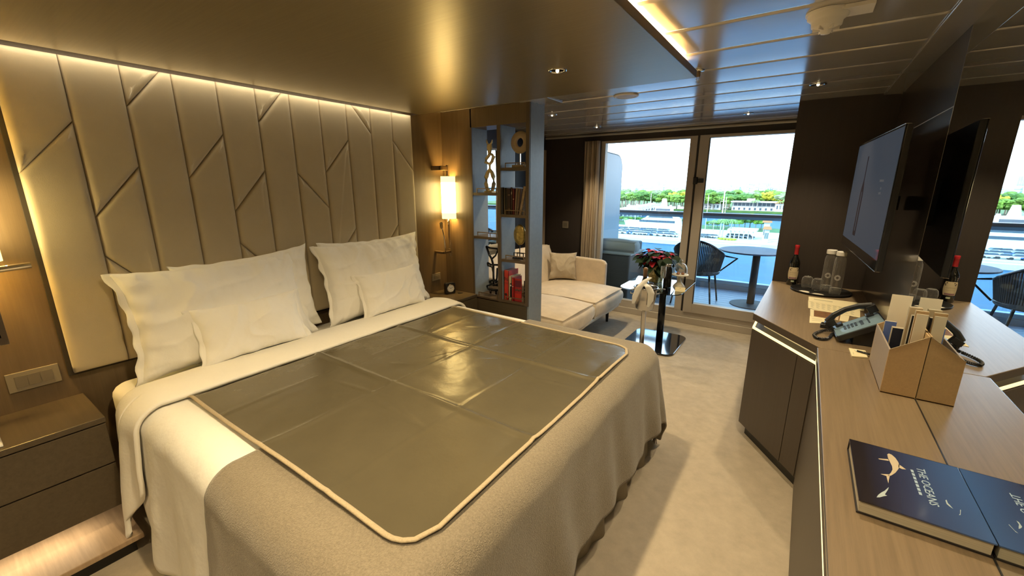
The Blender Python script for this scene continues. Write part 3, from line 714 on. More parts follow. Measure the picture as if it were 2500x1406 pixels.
# =================================================================== DOWNLIGHTS, SPEAKER, DETECTOR, SPRINKLER
def downlight(x, y, z, label):
    t = thing('downlight', label, 'ceiling light', (x, y, z), 'recessed downlights')
    B().lathe([(.045, 0), (.045, -.004), (.036, -.005), (.030, -.001), (.030, 0)], (x, y, z), 28, cap=False).build('trim_ring', 'chrome', t, smooth=True)
    B().lathe([(.030, -.0015), (.012, -.0008), (.002, -.0012)], (x, y, z), 20, cap=False).build('reflector', 'chrome', t)
    B().ball((x, y, z - .003), .008, 10, 6).build('bulb', 'bulb', t)
DL = ['recessed downlight in the bronze soffit above the bed', 'recessed downlight in the soffit over the bed near the camera', 'unseen recessed downlight added in the soffit behind the camera']
for (x, y), l in zip(SOFD, DL): downlight(x, y, ZS, l)
DC = ['recessed downlight beside the smoke detector', 'recessed downlight above the television wall', 'brightly lit downlight before the balcony door', 'downlight just right of the shelf unit top', 'small downlight near the curtain end of the ceiling', 'unseen fill downlight added over the near end of the desk', 'unseen fill downlight added by the entrance behind the camera']
for (x, y), l in list(zip(CEILD, DC))[1:]: downlight(x, y, ZC, l)
spk = thing('ceiling_speaker', 'round beige flush ceiling speaker beyond the bronze soffit', 'speaker', (-1.13, 3.02, ZC))
B().lathe([(.085, 0), (.083, -.006), (.068, -.009), (.066, -.006)], (-1.13, 3.02, ZC), 36, cap=False).build('ring', 'white', spk, smooth=True)
B().lathe([(.067, -.006), (.03, -.008), (.001, -.0085)], (-1.13, 3.02, ZC), 36, cap=False).build('grille', 'frame', spk, smooth=True)
smd = thing('smoke_detector', 'white domed smoke detector on the ceiling at the top edge', 'smoke detector', (-.028, 2.03, ZC))
B().lathe([(.062, 0), (.062, -.018), (.052, -.026), (.048, -.03), (.046, -.046), (.030, -.052), (.018, -.056), (.014, -.070), (.001, -.072)], (-.028, 2.03, ZC), 32, cap=False).build('dome', 'white', smd, smooth=True)
for k in range(6):
    a = k * pi / 3; B().box(.014, .040, -.002, .002, -.060, -.045, Matrix.Translation((-.028, 2.03, ZC)) @ Matrix.Rotation(a, 4, 'Z')).build('fin', 'white', smd)
B().lathe([(.068, 0), (.068, -.006), (.06, -.008)], (-.028, 2.03, ZC), 32, cap=False).box(-.03, .10, 1.98, 2.08, ZC - .012, ZC).build('base', 'white', smd)
spr = thing('sprinkler', 'small brass and chrome fire sprinkler at the soffit corner', 'sprinkler', (-.56, 2.62, ZC))
sx_, sy_ = -.575, 2.60
B().lathe([(.030, 0), (.028, -.006), (.012, -.008)], (sx_, sy_, ZC), 24, cap=False).build('escutcheon', 'chrome', spr, smooth=True)
B().lathe([(.010, -.006), (.010, -.03), (.007, -.034)], (sx_, sy_, ZC), 12).build('body', 'bronze', spr)
B().tube([(sx_ - .006, sy_, ZC - .03), (sx_ - .009, sy_, ZC - .045), (sx_, sy_, ZC - .058), (sx_ + .009, sy_, ZC - .045), (sx_ + .006, sy_, ZC - .03)], .002, 6).lathe([(.012, -.058), (.012, -.06)], (sx_, sy_, ZC), 12).build('deflector', 'chrome', spr)
ch = thing('ceiling_hatch', 'small white square ceiling hatch right of the shelf unit top', 'hatch', (-1.9, 3.05, ZC))
B().prism(rrect(-1.86, -1.60, 2.72, 2.98, .01), ZC - .006, ZC).build('lid', 'ceiling', ch, bevel=.002)

# =================================================================== WINDOW
wf = YW + .02
w1 = struct(thing('window_1', 'fixed balcony window', 'window', (-1.6, wf, .14)))
w2 = struct(thing('door_2', 'balcony door', 'door', (-.4, wf, .14)))
for o_ in (w1, w2):
    del o_['label']; del o_['category']
B().box(-2.14, -2.085, wf - .03, wf + .05, .14, 2.09).box(-2.085, -1.12, wf - .03, wf + .05, .14, .165).box(-2.085, -1.12, wf - .03, wf + .05, 2.065, 2.09).box(-1.12, -1.045, wf - .03, wf + .05, .14, 2.09).build('window_frame', 'frame', w1, bevel=.003)
B().box(-2.085, -1.12, wf + .01, wf + .018, .165, 2.065).build('pane', 'glass', w1)
B().box(-1.045, -1.02, wf - .01, wf + .04, .14, 2.09).build('gasket', 'frame_dark', w1)
B().box(-1.02, -.925, wf - .045, wf + .04, .14, 2.09).box(-.925, .30, wf - .045, wf + .04, .14, .25).box(-.925, .30, wf - .045, wf + .04, 2.06, 2.09).build('door_frame', 'frame', w2, bevel=.003)
B().box(-.925, .30, wf, wf + .008, .25, 2.06).build('pane', 'glass', w2)
B().box(-.925, -.915, wf - .047, wf - .03, .25, 2.06).build('pane_seal', 'frame_dark', w2)
B().box(-1.04, -1.0, wf - .085, wf - .045, 1.585, 1.66).box(-1.0, -.94, wf - .065, wf - .045, 1.60, 1.645).build('latch', 'black', w2, bevel=.004)
cu = thing('curtain', 'gathered beige curtain hanging left of the balcony window', 'curtain', (-2.22, YW - .08, .02))
def fc(u, v):
    z = .03 + v * 2.06; x = -2.325 + u * (.20 + .0 * v); a = .028
    return (x + .01 * sin(u * 60 + z), YW - .085 + a * sin(u * 2 * pi * 6.5 + .6 * sin(z * 2)) + .006 * nz(u * 8, z * 2), z)
B().grid(fc, 150, 24).build('cloth', 'curtain', cu, smooth=True, solid=.004)

# =================================================================== SOFA IN THE LOUNGE
sf2 = thing('loveseat', 'cream velvet two-seat sofa with dark tapered legs by the window', 'sofa', (-2.2, 3.9, 0))
SY0, SY1, SXF, SXB = 3.05, 4.62, -1.60, -2.72
def soft(b, x0, x1, y0, y1, z0, z1, r=.05, bul=.02):
    n = 14
    def g(face):
        def f(u, v):
            a, c = u * 2 - 1, v * 2 - 1
            p = {'t': (a, c, 1), 'b': (a, -c, -1), 'f': (1, a, c), 'k': (-1, -a, c), 'r': (-a, 1, c), 'l': (a, -1, c)}[face]
            hx, hy, hz = (x1 - x0) / 2, (y1 - y0) / 2, (z1 - z0) / 2
            q = Vector((p[0] * hx, p[1] * hy, p[2] * hz)); rr = min(r, hx, hy, hz)
            c_ = Vector((max(-hx + rr, min(hx - rr, q.x)), max(-hy + rr, min(hy - rr, q.y)), max(-hz + rr, min(hz - rr, q.z))))
            d = q - c_
            if d.length > 1e-6: q = c_ + d.normalized() * rr
            m_ = (1 - p[0] ** 2 * (abs(p[0]) < 1)) * (1 - p[1] ** 2 * (abs(p[1]) < 1)) * (1 - p[2] ** 2 * (abs(p[2]) < 1))
            if d.length > 1e-6: q += d.normalized() * bul * m_
            q += Vector((0, 0, .004 * nz(q.x * 7, q.y * 7, q.z * 7)))
            return q + Vector(((x0 + x1) / 2, (y0 + y1) / 2, (z0 + z1) / 2))
        return f
    for fc_ in 'tbfkrl': b.grid(g(fc_), n, n)
    return b
B().box(SXB + .03, SXF - .05, SY0 + .02, SY1 - .02, .19, .225).build('base_frame', 'frame', sf2, bevel=.01)
YSP = 3.80
soft(B(), -2.50, SXF, SY0 + .05, YSP - .003, .225, .435, .085, .03).build('seat_cushion', 'sofa', sf2, smooth=True)
soft(B(), -2.50, SXF, YSP + .003, SY1 - .03, .225, .435, .085, .03).build('seat_cushion', 'sofa', sf2, smooth=True)
mb_ = Matrix.Translation((-2.52, 0, .25)) @ Matrix.Rotation(radians(-14), 4, 'Y') @ Matrix.Translation((2.52, 0, -.25))
bb = soft(B(), -2.63, -2.46, SY0, SY1 + .02, .22, .86, .07, .02); bb.v = [mb_ @ v for v in bb.v]
bb.build('backrest', 'sofa', sf2, smooth=True)
q = [(-2.66, .225), (-1.84, .225), (-1.84, .67), (-1.86, .70), (-1.90, .715), (-2.60, .74), (-2.70, .70)]
B().prism(q, SY1 - .03, SY1 + .03, ax='y').build('armrest', 'sofa', sf2, smooth=False, bevel=.022, seg=4)
B().prism(q, SY0 - .03, SY0 + .03, ax='y').build('armrest', 'sofa', sf2, bevel=.022, seg=4)
for x, y in ((-1.76, SY1 - .10), (-1.76, SY0 + .1), (-2.6, SY1 - .1), (-2.6, SY0 + .1)):
    B().lathe([(.014, 0), (.024, .19)], (x, y, 0), 10).build('leg', 'black', sf2)
pillow('cushion', 'square beige throw cushion in the corner of the cream sofa', (-2.34, 4.47, .445), .34, .34, .13, .25, None, 0, 'cushion', 4, yaw=-1.05, cat='cushion', wr=.008)

# =================================================================== SIDE TABLE AND THINGS ON IT
ZG = .60
tb_ = thing('side_table', 'smoked glass side table on a black post and dark base plate', 'table', (-1.07, 4.2, 0))
B().prism(rrect(-1.42, -.83, 3.86, 4.66, .12, 8), ZG - .010, ZG).build('glass_top', 'smoke', tb_, bevel=.002)
B().prism(rrect(-1.36, -.84, 3.84, 4.48, .09, 8), .0, .02).build('base_plate', 'blackgloss', tb_, bevel=.004)
B().lathe([(.034, .02), (.034, ZG - .010)], (-1.05, 4.17, 0), 20).build('post', 'blackm', tb_, smooth=True)
def tp(px, py): return at(px, py, 'z', ZG)
# champagne bucket on stand
bu = thing('champagne_bucket', 'steel champagne bucket on a chrome floor stand beside the side table', 'ice bucket', (-1.03, 3.55, 0))
bc = (-1.045, 3.55)
B().lathe([(.12, .0), (.12, .012), (.02, .02), (.019, .50), (.05, .515)], (*bc, 0), 24).build('stand', 'steel', bu, smooth=True)
B().lathe([(.060, .515), (.074, .53), (.088, .62), (.098, .70), (.104, .712), (.104, .722), (.096, .722), (.094, .70), (.084, .62), (.07, .54), (.001, .535)], (*bc, 0), 32, cap=False).build('bucket', 'steel', bu, smooth=True)
for sg in (-1, 1):
    a = radians(35 if sg > 0 else 215); cx_, cy_ = bc[0] + .10 * cos(a), bc[1] + .10 * sin(a)
    B().tube([(cx_, cy_, .70), (cx_ + .028 * cos(a), cy_ + .028 * sin(a), .695), (cx_ + .03 * cos(a), cy_ + .03 * sin(a), .665), (cx_, cy_, .655)], .006, 8).build('handle', 'chrome', bu, smooth=True)
cb = thing('champagne_bottle', 'champagne bottle with brown foil neck standing in the steel bucket', 'bottle', (*bc, .54))
B().lathe([(.038, .545), (.040, .56), (.040, .68), (.030, .75), (.016, .80), (.014, .85), (.017, .853), (.017, .875), (.012, .88)], (bc[0] - .02, bc[1] + .02, 0), 20).build('bottle', 'wine', cb, smooth=True)
B().lathe([(.018, .80), (.0165, .85), (.019, .855), (.019, .878), (.008, .886)], (bc[0] - .02, bc[1] + .02, 0), 20).build('foil', mat('cork_foil', (.30, .17, .08), .4, .3), cb, smooth=True)
nk = thing('napkin', 'folded cream napkin draped over the rim of the steel bucket', 'napkin', (*bc, .5))
def ribbonc(name, pts, wds):
    def g(u, v):
        k = u * (len(pts) - 1); i = min(int(k), len(pts) - 2); f = k - i
        p = Vector(pts[i]).lerp(Vector(pts[i + 1]), f); wd = wds[i] + (wds[i + 1] - wds[i]) * f
        s = (v - .5) * wd; dirv = Rv
        return p + dirv * s + Vector((0, 0, .008 * cos(s * 60))) + TOW * (.010 * cos(s * 50))
    B().grid(g, 24, 8).build(name, 'linen_b', nk, smooth=True, solid=.006)
c0 = Vector((bc[0], bc[1], 0)); LFT = -Rv; TOW = -Fh
ribbonc('fold', [c0 + Vector((0, 0, .80)) + TOW * .02 - LFT * .02, c0 + Vector((0, 0, .785)) + TOW * .05 + LFT * .025, c0 + Vector((0, 0, .735)) + TOW * .08 + LFT * .085, c0 + Vector((0, 0, .66)) + TOW * .085 + LFT * .115, c0 + Vector((0, 0, .585)) + TOW * .08 + LFT * .13], [.035, .05, .055, .05, .02])
ribbonc('fold', [c0 + Vector((0, 0, .755)) + TOW * .04 + LFT * .03, c0 + Vector((0, 0, .742)) + TOW * .105 + LFT * .015, c0 + Vector((0, 0, .69)) + TOW * .112 - LFT * .010, c0 + Vector((0, 0, .62)) + TOW * .10 - LFT * .012, c0 + Vector((0, 0, .555)) + TOW * .09 + LFT * .005], [.04, .055, .055, .05, .015])
# poinsettia
pc = at(1600, 688, 'z', ZG); pc.z = ZG
po = thing('poinsettia', 'red poinsettia in a gold wrapped pot on the side table', 'plant', tuple(pc))
def wrap(u, v):
    a = u * 2 * pi; r = (.052 + .018 * v + .004 * sin(a * 4)) ; sq = 1 / max(abs(cos(a + .5)), abs(sin(a + .5))) ** .5
    return (pc.x + r * sq * cos(a), pc.y + r * sq * sin(a), ZG + .002 + .165 * v + (.022 * max(0, sin(a * 4)) * v))
B().grid(wrap, 48, 8).build('wrapped_pot', 'goldwrap', po, solid=.003)
B().lathe([(.05, .13), (.045, .14), (.001, .142)], (pc.x, pc.y, ZG), 16, cap=False).build('soil', 'choc', po)
def leafmesh(L, Wd, name, m):
    b = B(); n = 5; vs = []
    for i in range(n + 1):
        t = i / n; ww = Wd * (sin(pi * t ** .8) ** .8 if 0 < t < 1 else 0.02); zc = -.35 * L * t * t
        vs += [(L * t, -ww, zc + .15 * ww), (L * t, 0, zc), (L * t, ww, zc + .15 * ww)]
    fs = []
    for i in range(n): fs += [(i * 3, i * 3 + 1, i * 3 + 4, i * 3 + 3), (i * 3 + 1, i * 3 + 2, i * 3 + 5, i * 3 + 4)]
    me = bpy.data.meshes.new(name); me.from_pydata(vs, [], fs); me.materials.append(M[m]); me.polygons.foreach_set('use_smooth', [True] * len(me.polygons)); return me
lm, bm_ = leafmesh(.12, .040, 'leaf', 'leaf'), leafmesh(.095, .032, 'bract', 'bract')
random.seed(5)
for k in range(90):
    a = random.uniform(0, 2 * pi); h = random.uniform(.15, .33); r = random.uniform(.01, .15); o = bpy.data.objects.new('leaf', lm); COL.objects.link(o); o.parent = po
    o.location = (r * cos(a), r * sin(a), h); o.rotation_euler = (random.uniform(-.4, .4), random.uniform(-.3, .7), a + random.uniform(-.4, .4))
for hx, hy, hz in ((-.06, -.13, .30), (.05, -.12, .31), (.12, -.06, .33), (-.15, -.04, .26), (-.085, .03, .36), (-.01, -.07, .30), (.05, .05, .33), (.15, .02, .27), (-.09, -.10, .25), (.09, -.06, .27), (-.17, .05, .30), (.02, .0, .34)):
    hx *= .82; hy *= .82; hz -= .025; hx, hy = hx * Rv.x + hy * Fh.x, hx * Rv.y + hy * Fh.y
    for k in range(6):
        a = k * pi / 3 + hx * 20; o = bpy.data.objects.new('bract', bm_); COL.objects.link(o); o.parent = po
        o.location = (hx, hy, hz); o.rotation_euler = (random.uniform(-.3, .3), random.uniform(-.35, .25), a); s = random.uniform(.6, .9); o.scale = (s, s, s)
for k in range(9):
    a = random.uniform(0, 6.28); B().tube([(pc.x, pc.y, ZG + .13), (pc.x + .04 * cos(a), pc.y + .04 * sin(a), ZG + .25)], .003, 5).build('stem', 'leaf', po)
# black flask
fc_ = at(1628, 700, 'z', ZG)
fk = thing('flask', 'black insulated flask with steel lid on the side table', 'bottle', (fc_.x, fc_.y, ZG))
B().lathe([(.036, 0), (.038, .004), (.038, .185), (.032, .20), (.030, .205)], (fc_.x, fc_.y, ZG), 24).build('body', 'blackm', fk, smooth=True)
B().lathe([(.031, .205), (.033, .208), (.033, .226), (.028, .232), (.001, .234)], (fc_.x, fc_.y, ZG), 24, cap=False).build('lid', 'steel', fk, smooth=True)
# champagne flutes
def flute(px, py, label, hs=1):
    c = at(px, py, 'z', ZG); t = thing('champagne_flute', label, 'glass', (c.x, c.y, ZG), 'champagne flutes on the side table')
    B().lathe([(.032, 0), (.033, .002), (.010, .006), (.0035, .012), (.003, .085), (.008, .10), (.020, .125), (.0255, .16), (.024, .225), (.0235, .225), (.0245, .16), (.019, .127), (.006, .104)], (c.x, c.y, ZG), 24, cap=False).build('glass', 'clear', t, smooth=True)
flute(1616, 706, 'champagne flute in front of the black flask'); flute(1588, 692, 'champagne flute half hidden behind the napkin')
# cake stand with dome
kc = at(1657, 700, 'z', ZG)
ck = thing('cake_stand', 'white porcelain pedestal stand holding small cakes on the side table', 'cake stand', (kc.x, kc.y, ZG))
B().lathe([(.055, 0), (.056, .006), (.048, .02), (.022, .05), (.012, .085), (.012, .105), (.02, .112), (.078, .118), (.082, .126), (.078, .128), (.001, .124)], (kc.x, kc.y, ZG), 36, cap=False).build('pedestal', 'paperw', ck, smooth=True)
dm = thing('glass_dome', 'clear glass dome with knob over the small cakes', 'glass dome', (kc.x, kc.y, ZG + .128))
B().lathe([(.066, .128), (.066, .165), (.062, .195), (.048, .222), (.028, .236), (.008, .240), (.008, .246), (.014, .25), (.016, .26), (.011, .27), (.001, .272)], (kc.x, kc.y, ZG), 32, cap=False).build('dome', 'clear', dm, smooth=True)
for k, (dx, dy, l, m) in enumerate(((-.026, -.02, 'golden brown petit four at the left under the dome', 'pastry'), (.016, -.028, 'golden brown petit four in front under the dome', 'pastry'), (-.006, .018, 'dark petit four at the back under the dome', 'choc'), (.034, .012, 'dark petit four at the right under the dome', 'choc'))):
    p = kc + Rv * dx + Fh * dy
    tag(B().ball((p.x, p.y, ZG + .139), .017, 14, 9, 1, 1, .68, .04).build('petit_four', m, smooth=True), l, 'cake', 'petits fours under the dome')
cc = at(1660, 712, 'z', ZG)
cdx = thing('place_card', 'small cream folded card on the side table before the cake stand', 'card', (cc.x, cc.y, ZG))
mc_ = frame_mx((cc.x, cc.y, ZG), (.97, .24, 0), (0, 0, 1))
B().box(-.045, .045, 0, .042, -.001, .001, mc_ @ Matrix.Rotation(-.5, 4, 'X')).box(-.045, .045, 0, .042, -.001, .001, mc_ @ Matrix.Translation((0, 0, -.04)) @ Matrix.Rotation(.5, 4, 'X')).build('card', 'paper', cdx)
B().box(-.006, .006, .028, .034, .001, .0016, mc_ @ Matrix.Rotation(-.5, 4, 'X')).box(-.02, .02, .014, .016, .001, .0016, mc_ @ Matrix.Rotation(-.5, 4, 'X')).build('print', 'ink', cdx)

# =================================================================== DESK SIDE (measured at .75 and scaled about the eye)
SCL[0] = DS
zf = H - H / DS           # floor in desk coordinates
ZD = .75
fcab = thing('minibar_cabinet', 'dark cabinet with lit finger groove under the wine and tray', 'cabinet', (.15, 3.6, zf))
top = [(-.187, 3.09), (.163, 2.605), (.468, 2.605), (.468, 4.299), (-.156, 4.299)]
B().prism(top, ZD - .042, ZD).build('top', ['desk_top'], fcab, bevel=.002)
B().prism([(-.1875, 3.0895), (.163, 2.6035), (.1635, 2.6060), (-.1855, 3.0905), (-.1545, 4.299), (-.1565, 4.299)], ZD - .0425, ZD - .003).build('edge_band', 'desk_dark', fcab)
def off(poly, d): return inset(poly, d)
B().prism([(-.120, 3.15), (.20, 2.70), (.44, 2.70), (.44, 4.29), (-.10, 4.29)], ZD - .095, ZD - .042).build('light_groove', mat('lit_groove_channel', (.7, .55, .28), .5, emit=(1, .78, .36), es=.33), fcab)
B().prism([(-.183, 3.095), (.160, 2.620), (.160, 2.635), (-.171, 3.10), (-.143, 4.29), (-.153, 4.29)], ZD - .105, ZD - .093).build('groove_lip', 'led', fcab)
B().prism([(-.183, 3.095), (.160, 2.620), (.44, 2.625), (.44, 4.29), (-.153, 4.29)], zf + .09, ZD - .105).build('body', 'desk_dark', fcab, bevel=.003)
B().prism([(-.14, 3.12), (.170, 2.68), (.44, 2.68), (.44, 4.29), (-.11, 4.29)], zf, zf + .09).build('plinth', 'black', fcab)
ang = math.atan2(2.62 - 3.095, .16 + .183)
mdoor = Matrix.Translation((-.183, 3.095, 0)) @ Matrix.Rotation(ang, 4, 'Z')
Ld = hypot(.343, .475)
B().box(.004, Ld - .14, -.004, -.0005, zf + .095, ZD - .112, mdoor).build('door', 'desk_dark', fcab, bevel=.001)
B().box(Ld - .135, Ld - .004, -.004, -.0005, zf + .095, ZD - .112, mdoor).build('door', 'desk_dark', fcab, bevel=.001)
dk = thing('desk', 'long brown wooden desk with a lit strip along its front edge', 'desk', (.3, 1, zf))
B().box(.152, .468, -1.7, 2.600, ZD - .042, ZD).build('top', 'desk_top', dk, bevel=.0025)
B().box(.150, .1525, -1.7, 2.600, ZD - .010, ZD - .002).build('edge_trim', 'steel', dk)
B().box(.166, .44, -1.7, 2.598, ZD - .066, ZD - .042).build('light_groove', 'desk_dark', dk)
B().box(.154, .166, -1.7, 2.598, ZD - .076, ZD - .066).build('light_strip', 'led', dk)
B().box(.160, .44, -1.7, 2.598, zf + .06, ZD - .076).build('body', 'desk_dark', dk)
B().box(.20, .44, -1.7, 2.598, zf, zf + .06).build('plinth', 'black', dk)
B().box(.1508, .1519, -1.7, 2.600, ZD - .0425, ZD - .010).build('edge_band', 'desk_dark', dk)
mi = thing('wall_mirror', 'frameless wall mirror running along the back of the desk', 'mirror', (.469, .5, ZD))
B().box(.4635, .4688, -1.7, 2.655, ZD + .0012, 2.30).build('mirror_glass', 'mirror', mi)
B().box(.4630, .4688, 2.655, 2.660, ZD + .0012, 2.22).build('edge', 'steel', mi)
B().box(.4615, .4635, -1.7, 2.655, ZD + .0005, ZD + .0022).build('silicone_joint', 'black', mi)
tr = thing('wall_panel_joint', 'thin metal joint line on the dark glossy wall panel above the television', 'trim', (.469, 3.1, 1.9))
B().box(.4645, .4660, 2.665, 3.75, 1.906, 1.910).build('joint', mat('satin_joint', (.55, .56, .58), .5), tr)
tr['kind'] = 'structure'; del tr['category']; tr.name = 'trim_6'
struct(B().box(.4660, .4689, 2.662, 4.295, ZD + .001, 2.30).build('wall_right_panel', mat('glossy_dark_panel', (.04, .034, .03), .28, .25, .05, (60, 60, 2.5), coat=.8), None))
# television
tv = thing('television', 'thin flat television on a wall bracket showing a pale bottle picture', 'television', (.35, 3.4, 1.15))
n_, f_ = Vector((.33, 2.73, 0)), Vector((.26, 4.04, 0)); dv_ = (f_ - n_); Lt = dv_.length; xa = -dv_.normalized()
mt = frame_mx((f_.x, f_.y, 1.155), xa, (0, 0, 1))     # local x far->near, y up, z out toward the room
B().box(0, Lt, 0, .70, -.030, -.004, mt).build('back_shell', 'black', tv, bevel=.004)
B().box(0, Lt, 0, .055, -.006, .0, mt).box(0, .008, .055, .70, -.006, 0, mt).box(Lt - .008, Lt, .055, .70, -.006, 0, mt).box(0, Lt, .692, .70, -.006, 0, mt).build('bezel', 'blackgloss', tv, bevel=.001)
scr = mat('lit_screen', (.02, .02, .025), .05, emit=(.115, .15, .20), es=.20, spec=.5)
B().box(.008, Lt - .008, .055, .692, -.006, -.0012, mt).build('screen', scr, tv)
B().box(0, Lt, .700, .7025, -.02, .001, mt).build('metal_trim', 'steel', tv)
B().box(0, Lt, -.0025, 0, -.02, .001, mt).build('metal_trim', 'steel', tv)
bt = [(-.05, 0), (.05, 0), (.055, .02), (.055, .26), (.045, .30), (.018, .345), (.013, .36), (.013, .47), (.016, .475), (.016, .50), (-.016, .50), (-.016, .475), (-.013, .47), (-.013, .36), (-.018, .345), (-.045, .30), (-.055, .26), (-.055, .02)]
B().prism([(Lt * .36 + a * 1.0, .10 + c) for a, c in bt], -.0012, -.0009, mt).build('bottle_picture', mat('lit_screen_dark', (.01, .008, .01), .05, emit=(.03, .025, .035), es=.25, spec=.5), tv)
B().prism([(Lt * .36 - .012, .13), (Lt * .36 + .012, .13), (Lt * .36 + .012, .38), (Lt * .36 - .012, .38)], -.0009, -.0007, mt).build('bottle_highlight', scr, tv)
for k, (xx, yy, ww) in enumerate(((.78, .44, .11), (.79, .40, .03), (.785, .375, .07))): B().box(Lt * xx - ww / 2, Lt * xx + ww / 2, yy, yy + .012, -.0012, -.0009, mt).build('caption', 'labeld', tv)
B().box(Lt * .5 - .1, Lt * .5 + .1, .2, .45, -.07, -.03, mt).box(Lt * .5 - .03, Lt * .5 + .03, .28, .36, -.155, -.07, mt).build('wall_bracket', 'black', tv)
# tray
ty = thing('tray', 'round dark leather tray on the cabinet', 'tray', (.187, 4.06, ZD))
B().lathe([(.19, 0), (.198, .004), (.202, .014), (.198, .016), (.192, .007), (.001, .006)], (.187, 4.06, ZD), 48, cap=False).build('dish', 'black', ty, smooth=True)
ZT2 = ZD + .0065
for px_, py_, l in ((1962, 712, 'round white paper coaster at the left of the tray'), (1996, 719, 'round white paper coaster at the front of the tray')):
    c = at(px_, py_, 'z', ZT2); tag(B().lathe([(.038, 0), (.038, .0012)], (c.x, c.y, ZT2), 28).build('coaster', 'paperw'), l, 'coaster', 'paper coasters on the tray')
def water(px_, py_, l):
    c = at(px_, py_, 'z', ZT2); t = thing('water_bottle', l, 'bottle', (c.x, c.y, ZT2), 'glass water bottles on the tray')
    B().lathe([(.030, .0), (.036, .004), (.0375, .02), (.0375, .25), (.035, .275), (.028, .295), (.0265, .305)], (c.x, c.y, ZT2), 28, cap=False).build('glass_body', 'clear', t, smooth=True)
    B().lathe([(.034, .003), (.034, .05), (.001, .05)], (c.x, c.y, ZT2), 24, cap=False).build('water', 'clear', t, smooth=True)
    B().lathe([(.033, .300), (.0345, .303), (.0345, .330), (.032, .333), (.001, .334)], (c.x, c.y, ZT2), 28, cap=True).build('cap', 'white', t, smooth=False, bevel=.002)
    dr = Vector((-c.x, -c.y, 0)).normalized(); sd_ = Vector((-dr.y, dr.x, 0))
    b = B()
    for k in range(12):
        a = k * pi / 6; ctr = Vector((c.x, c.y, ZT2 + .135)) + dr * .0378 + sd_ * .016 * cos(a) * .9 + Vector((0, 0, .016 * sin(a)))
        b.tube([ctr + sd_ * .005 * cos(q_) + Vector((0, 0, .005 * sin(q_))) for q_ in [j * pi / 3 for j in range(6)]], .0007, 4, True)
    b.build('flower_emblem', 'white', t)
water(2014, 711, 'glass water bottle with white cap, the rear one on the tray'); water(2037, 718, 'glass water bottle with white cap, the front one on the tray')
def tumbler(px_, py_, l):
    c = at(px_, py_, 'z', ZT2); t = thing('tumbler', l, 'glass', (c.x, c.y, ZT2), 'upturned tumblers on the tray')
    B().lathe([(.031, .001), (.032, .004), (.038, .03), (.040, .055), (.035, .083), (.024, .094), (.020, .096), (.019, .090), (.001, .088)], (c.x, c.y, ZT2), 28, cap=False).build('bowl', 'clear', t, smooth=True)
    B().tube([(c.x + .0315 * cos(j * pi / 12), c.y + .0315 * sin(j * pi / 12), ZT2 + .003) for j in range(24)], .0012, 5, True).tube([(c.x + .022 * cos(j * pi / 12), c.y + .022 * sin(j * pi / 12), ZT2 + .094) for j in range(24)], .0014, 5, True).build('rim', 'chrome', t, smooth=True)
tumbler(1968, 702, 'upturned clear tumbler nearest the wine bottle'); tumbler(1993, 708, 'upturned clear tumbler nearest the water bottles')
wb = thing('wine_bottle', 'dark red wine bottle with cream label and red capsule', 'bottle', (-.008, 4.22, ZD))
wx, wy = -.010, 4.215
B().lathe([(.030, .002), (.0375, .0), (.039, .008), (.039, .185), (.036, .205), (.022, .235), (.016, .25), (.0145, .31), (.016, .312)], (wx, wy, ZD), 28).build('glass_body', 'wine', wb, smooth=True)
B().lathe([(.0160, .262), (.0157, .315), (.0170, .318), (.0170, .338), (.014, .341), (.001, .341)], (wx, wy, ZD), 24, cap=False).build('capsule', 'red', wb, smooth=True)
a0 = math.atan2(-wy, -wx)
def lab(u, v, r=.0394, z0=.055, z1=.155, sp=1.15):
    a = a0 + (u - .5) * 2 * sp * (.78 + .22 * sin(pi * v)); return (wx + r * cos(a), wy + r * sin(a), ZD + z0 + v * (z1 - z0))
B().grid(lab, 20, 10).build('front_label', 'label', wb, smooth=True)
for uu, vv in ((.12, .85), (.25, .92), (.78, .93), (.88, .84), (.20, .78), (.83, .76)):
    B().grid(lambda u, v: lab(uu + u * .10, vv - .06 + v * .07, .0396), 3, 3).build('label_vine', 'labeld', wb)
B().grid(lambda u, v: lab(.12 + u * .76, .02 + v * .13, .0396), 10, 2).build('label_foot', mat('label_purple', (.30, .16, .18), .6), wb)
for vv in (.36, .50, .56): B().grid(lambda u, v: lab(.22 + u * .56, vv + v * .03, .0396), 8, 1).build('label_line', mat('label_faint', (.5, .40, .24), .6), wb)
B().grid(lambda u, v: lab(.40 + u * .28, v, .0396, .030, .044), 5, 2).build('seal', 'seal', wb)
# menu cards
def card(label, px, name='menu_card', z=.0008, th=.0007, lines=None, pic=None):
    P = [at(a, b, 'z', ZD + z) for a, b in px]
    t = thing(name, label, 'card', (P[0].x, P[0].y, ZD + z), 'menu cards on the cabinet')
    B().prism([(p.x, p.y) for p in P], ZD + z, ZD + z + th).build('sheet', 'paper', t)
    def q(u, v): return (P[0].lerp(P[1], u)).lerp(P[3].lerp(P[2], u), v)
    zt = ZD + z + th
    for (u0, u1, v0, v1) in lines or []:
        B().add([(*q(u, v).xy, zt + .0003) for u, v in ((u0, v0), (u1, v0), (u1, v1), (u0, v1))], [(0, 1, 2, 3)]).build('print_line', 'ink', t)
    if pic:
        u0, u1, v0, v1 = pic
        B().add([(*q(u, v).xy, zt + .0003) for u, v in ((u0, v0), (u1, v0), (u1, v1), (u0, v1))], [(0, 1, 2, 3)]).build('photo', mat('sunset_print', (.20, .09, .03), .5, 0, .6, (60, 60, 60)), t)
        B().add([(*q(u, v).xy, zt + .0005) for u, v in ((u1 - .14 * (u1 - u0) * 2, v0 + .2 * (v1 - v0)), (u1 - .03, v0 + .3 * (v1 - v0)), (u1 - .03, v1), (u1 - .1, v1))], [(0, 1, 2, 3)]).build('photo_flower', mat('pale_print', (.6, .45, .3), .5), t)
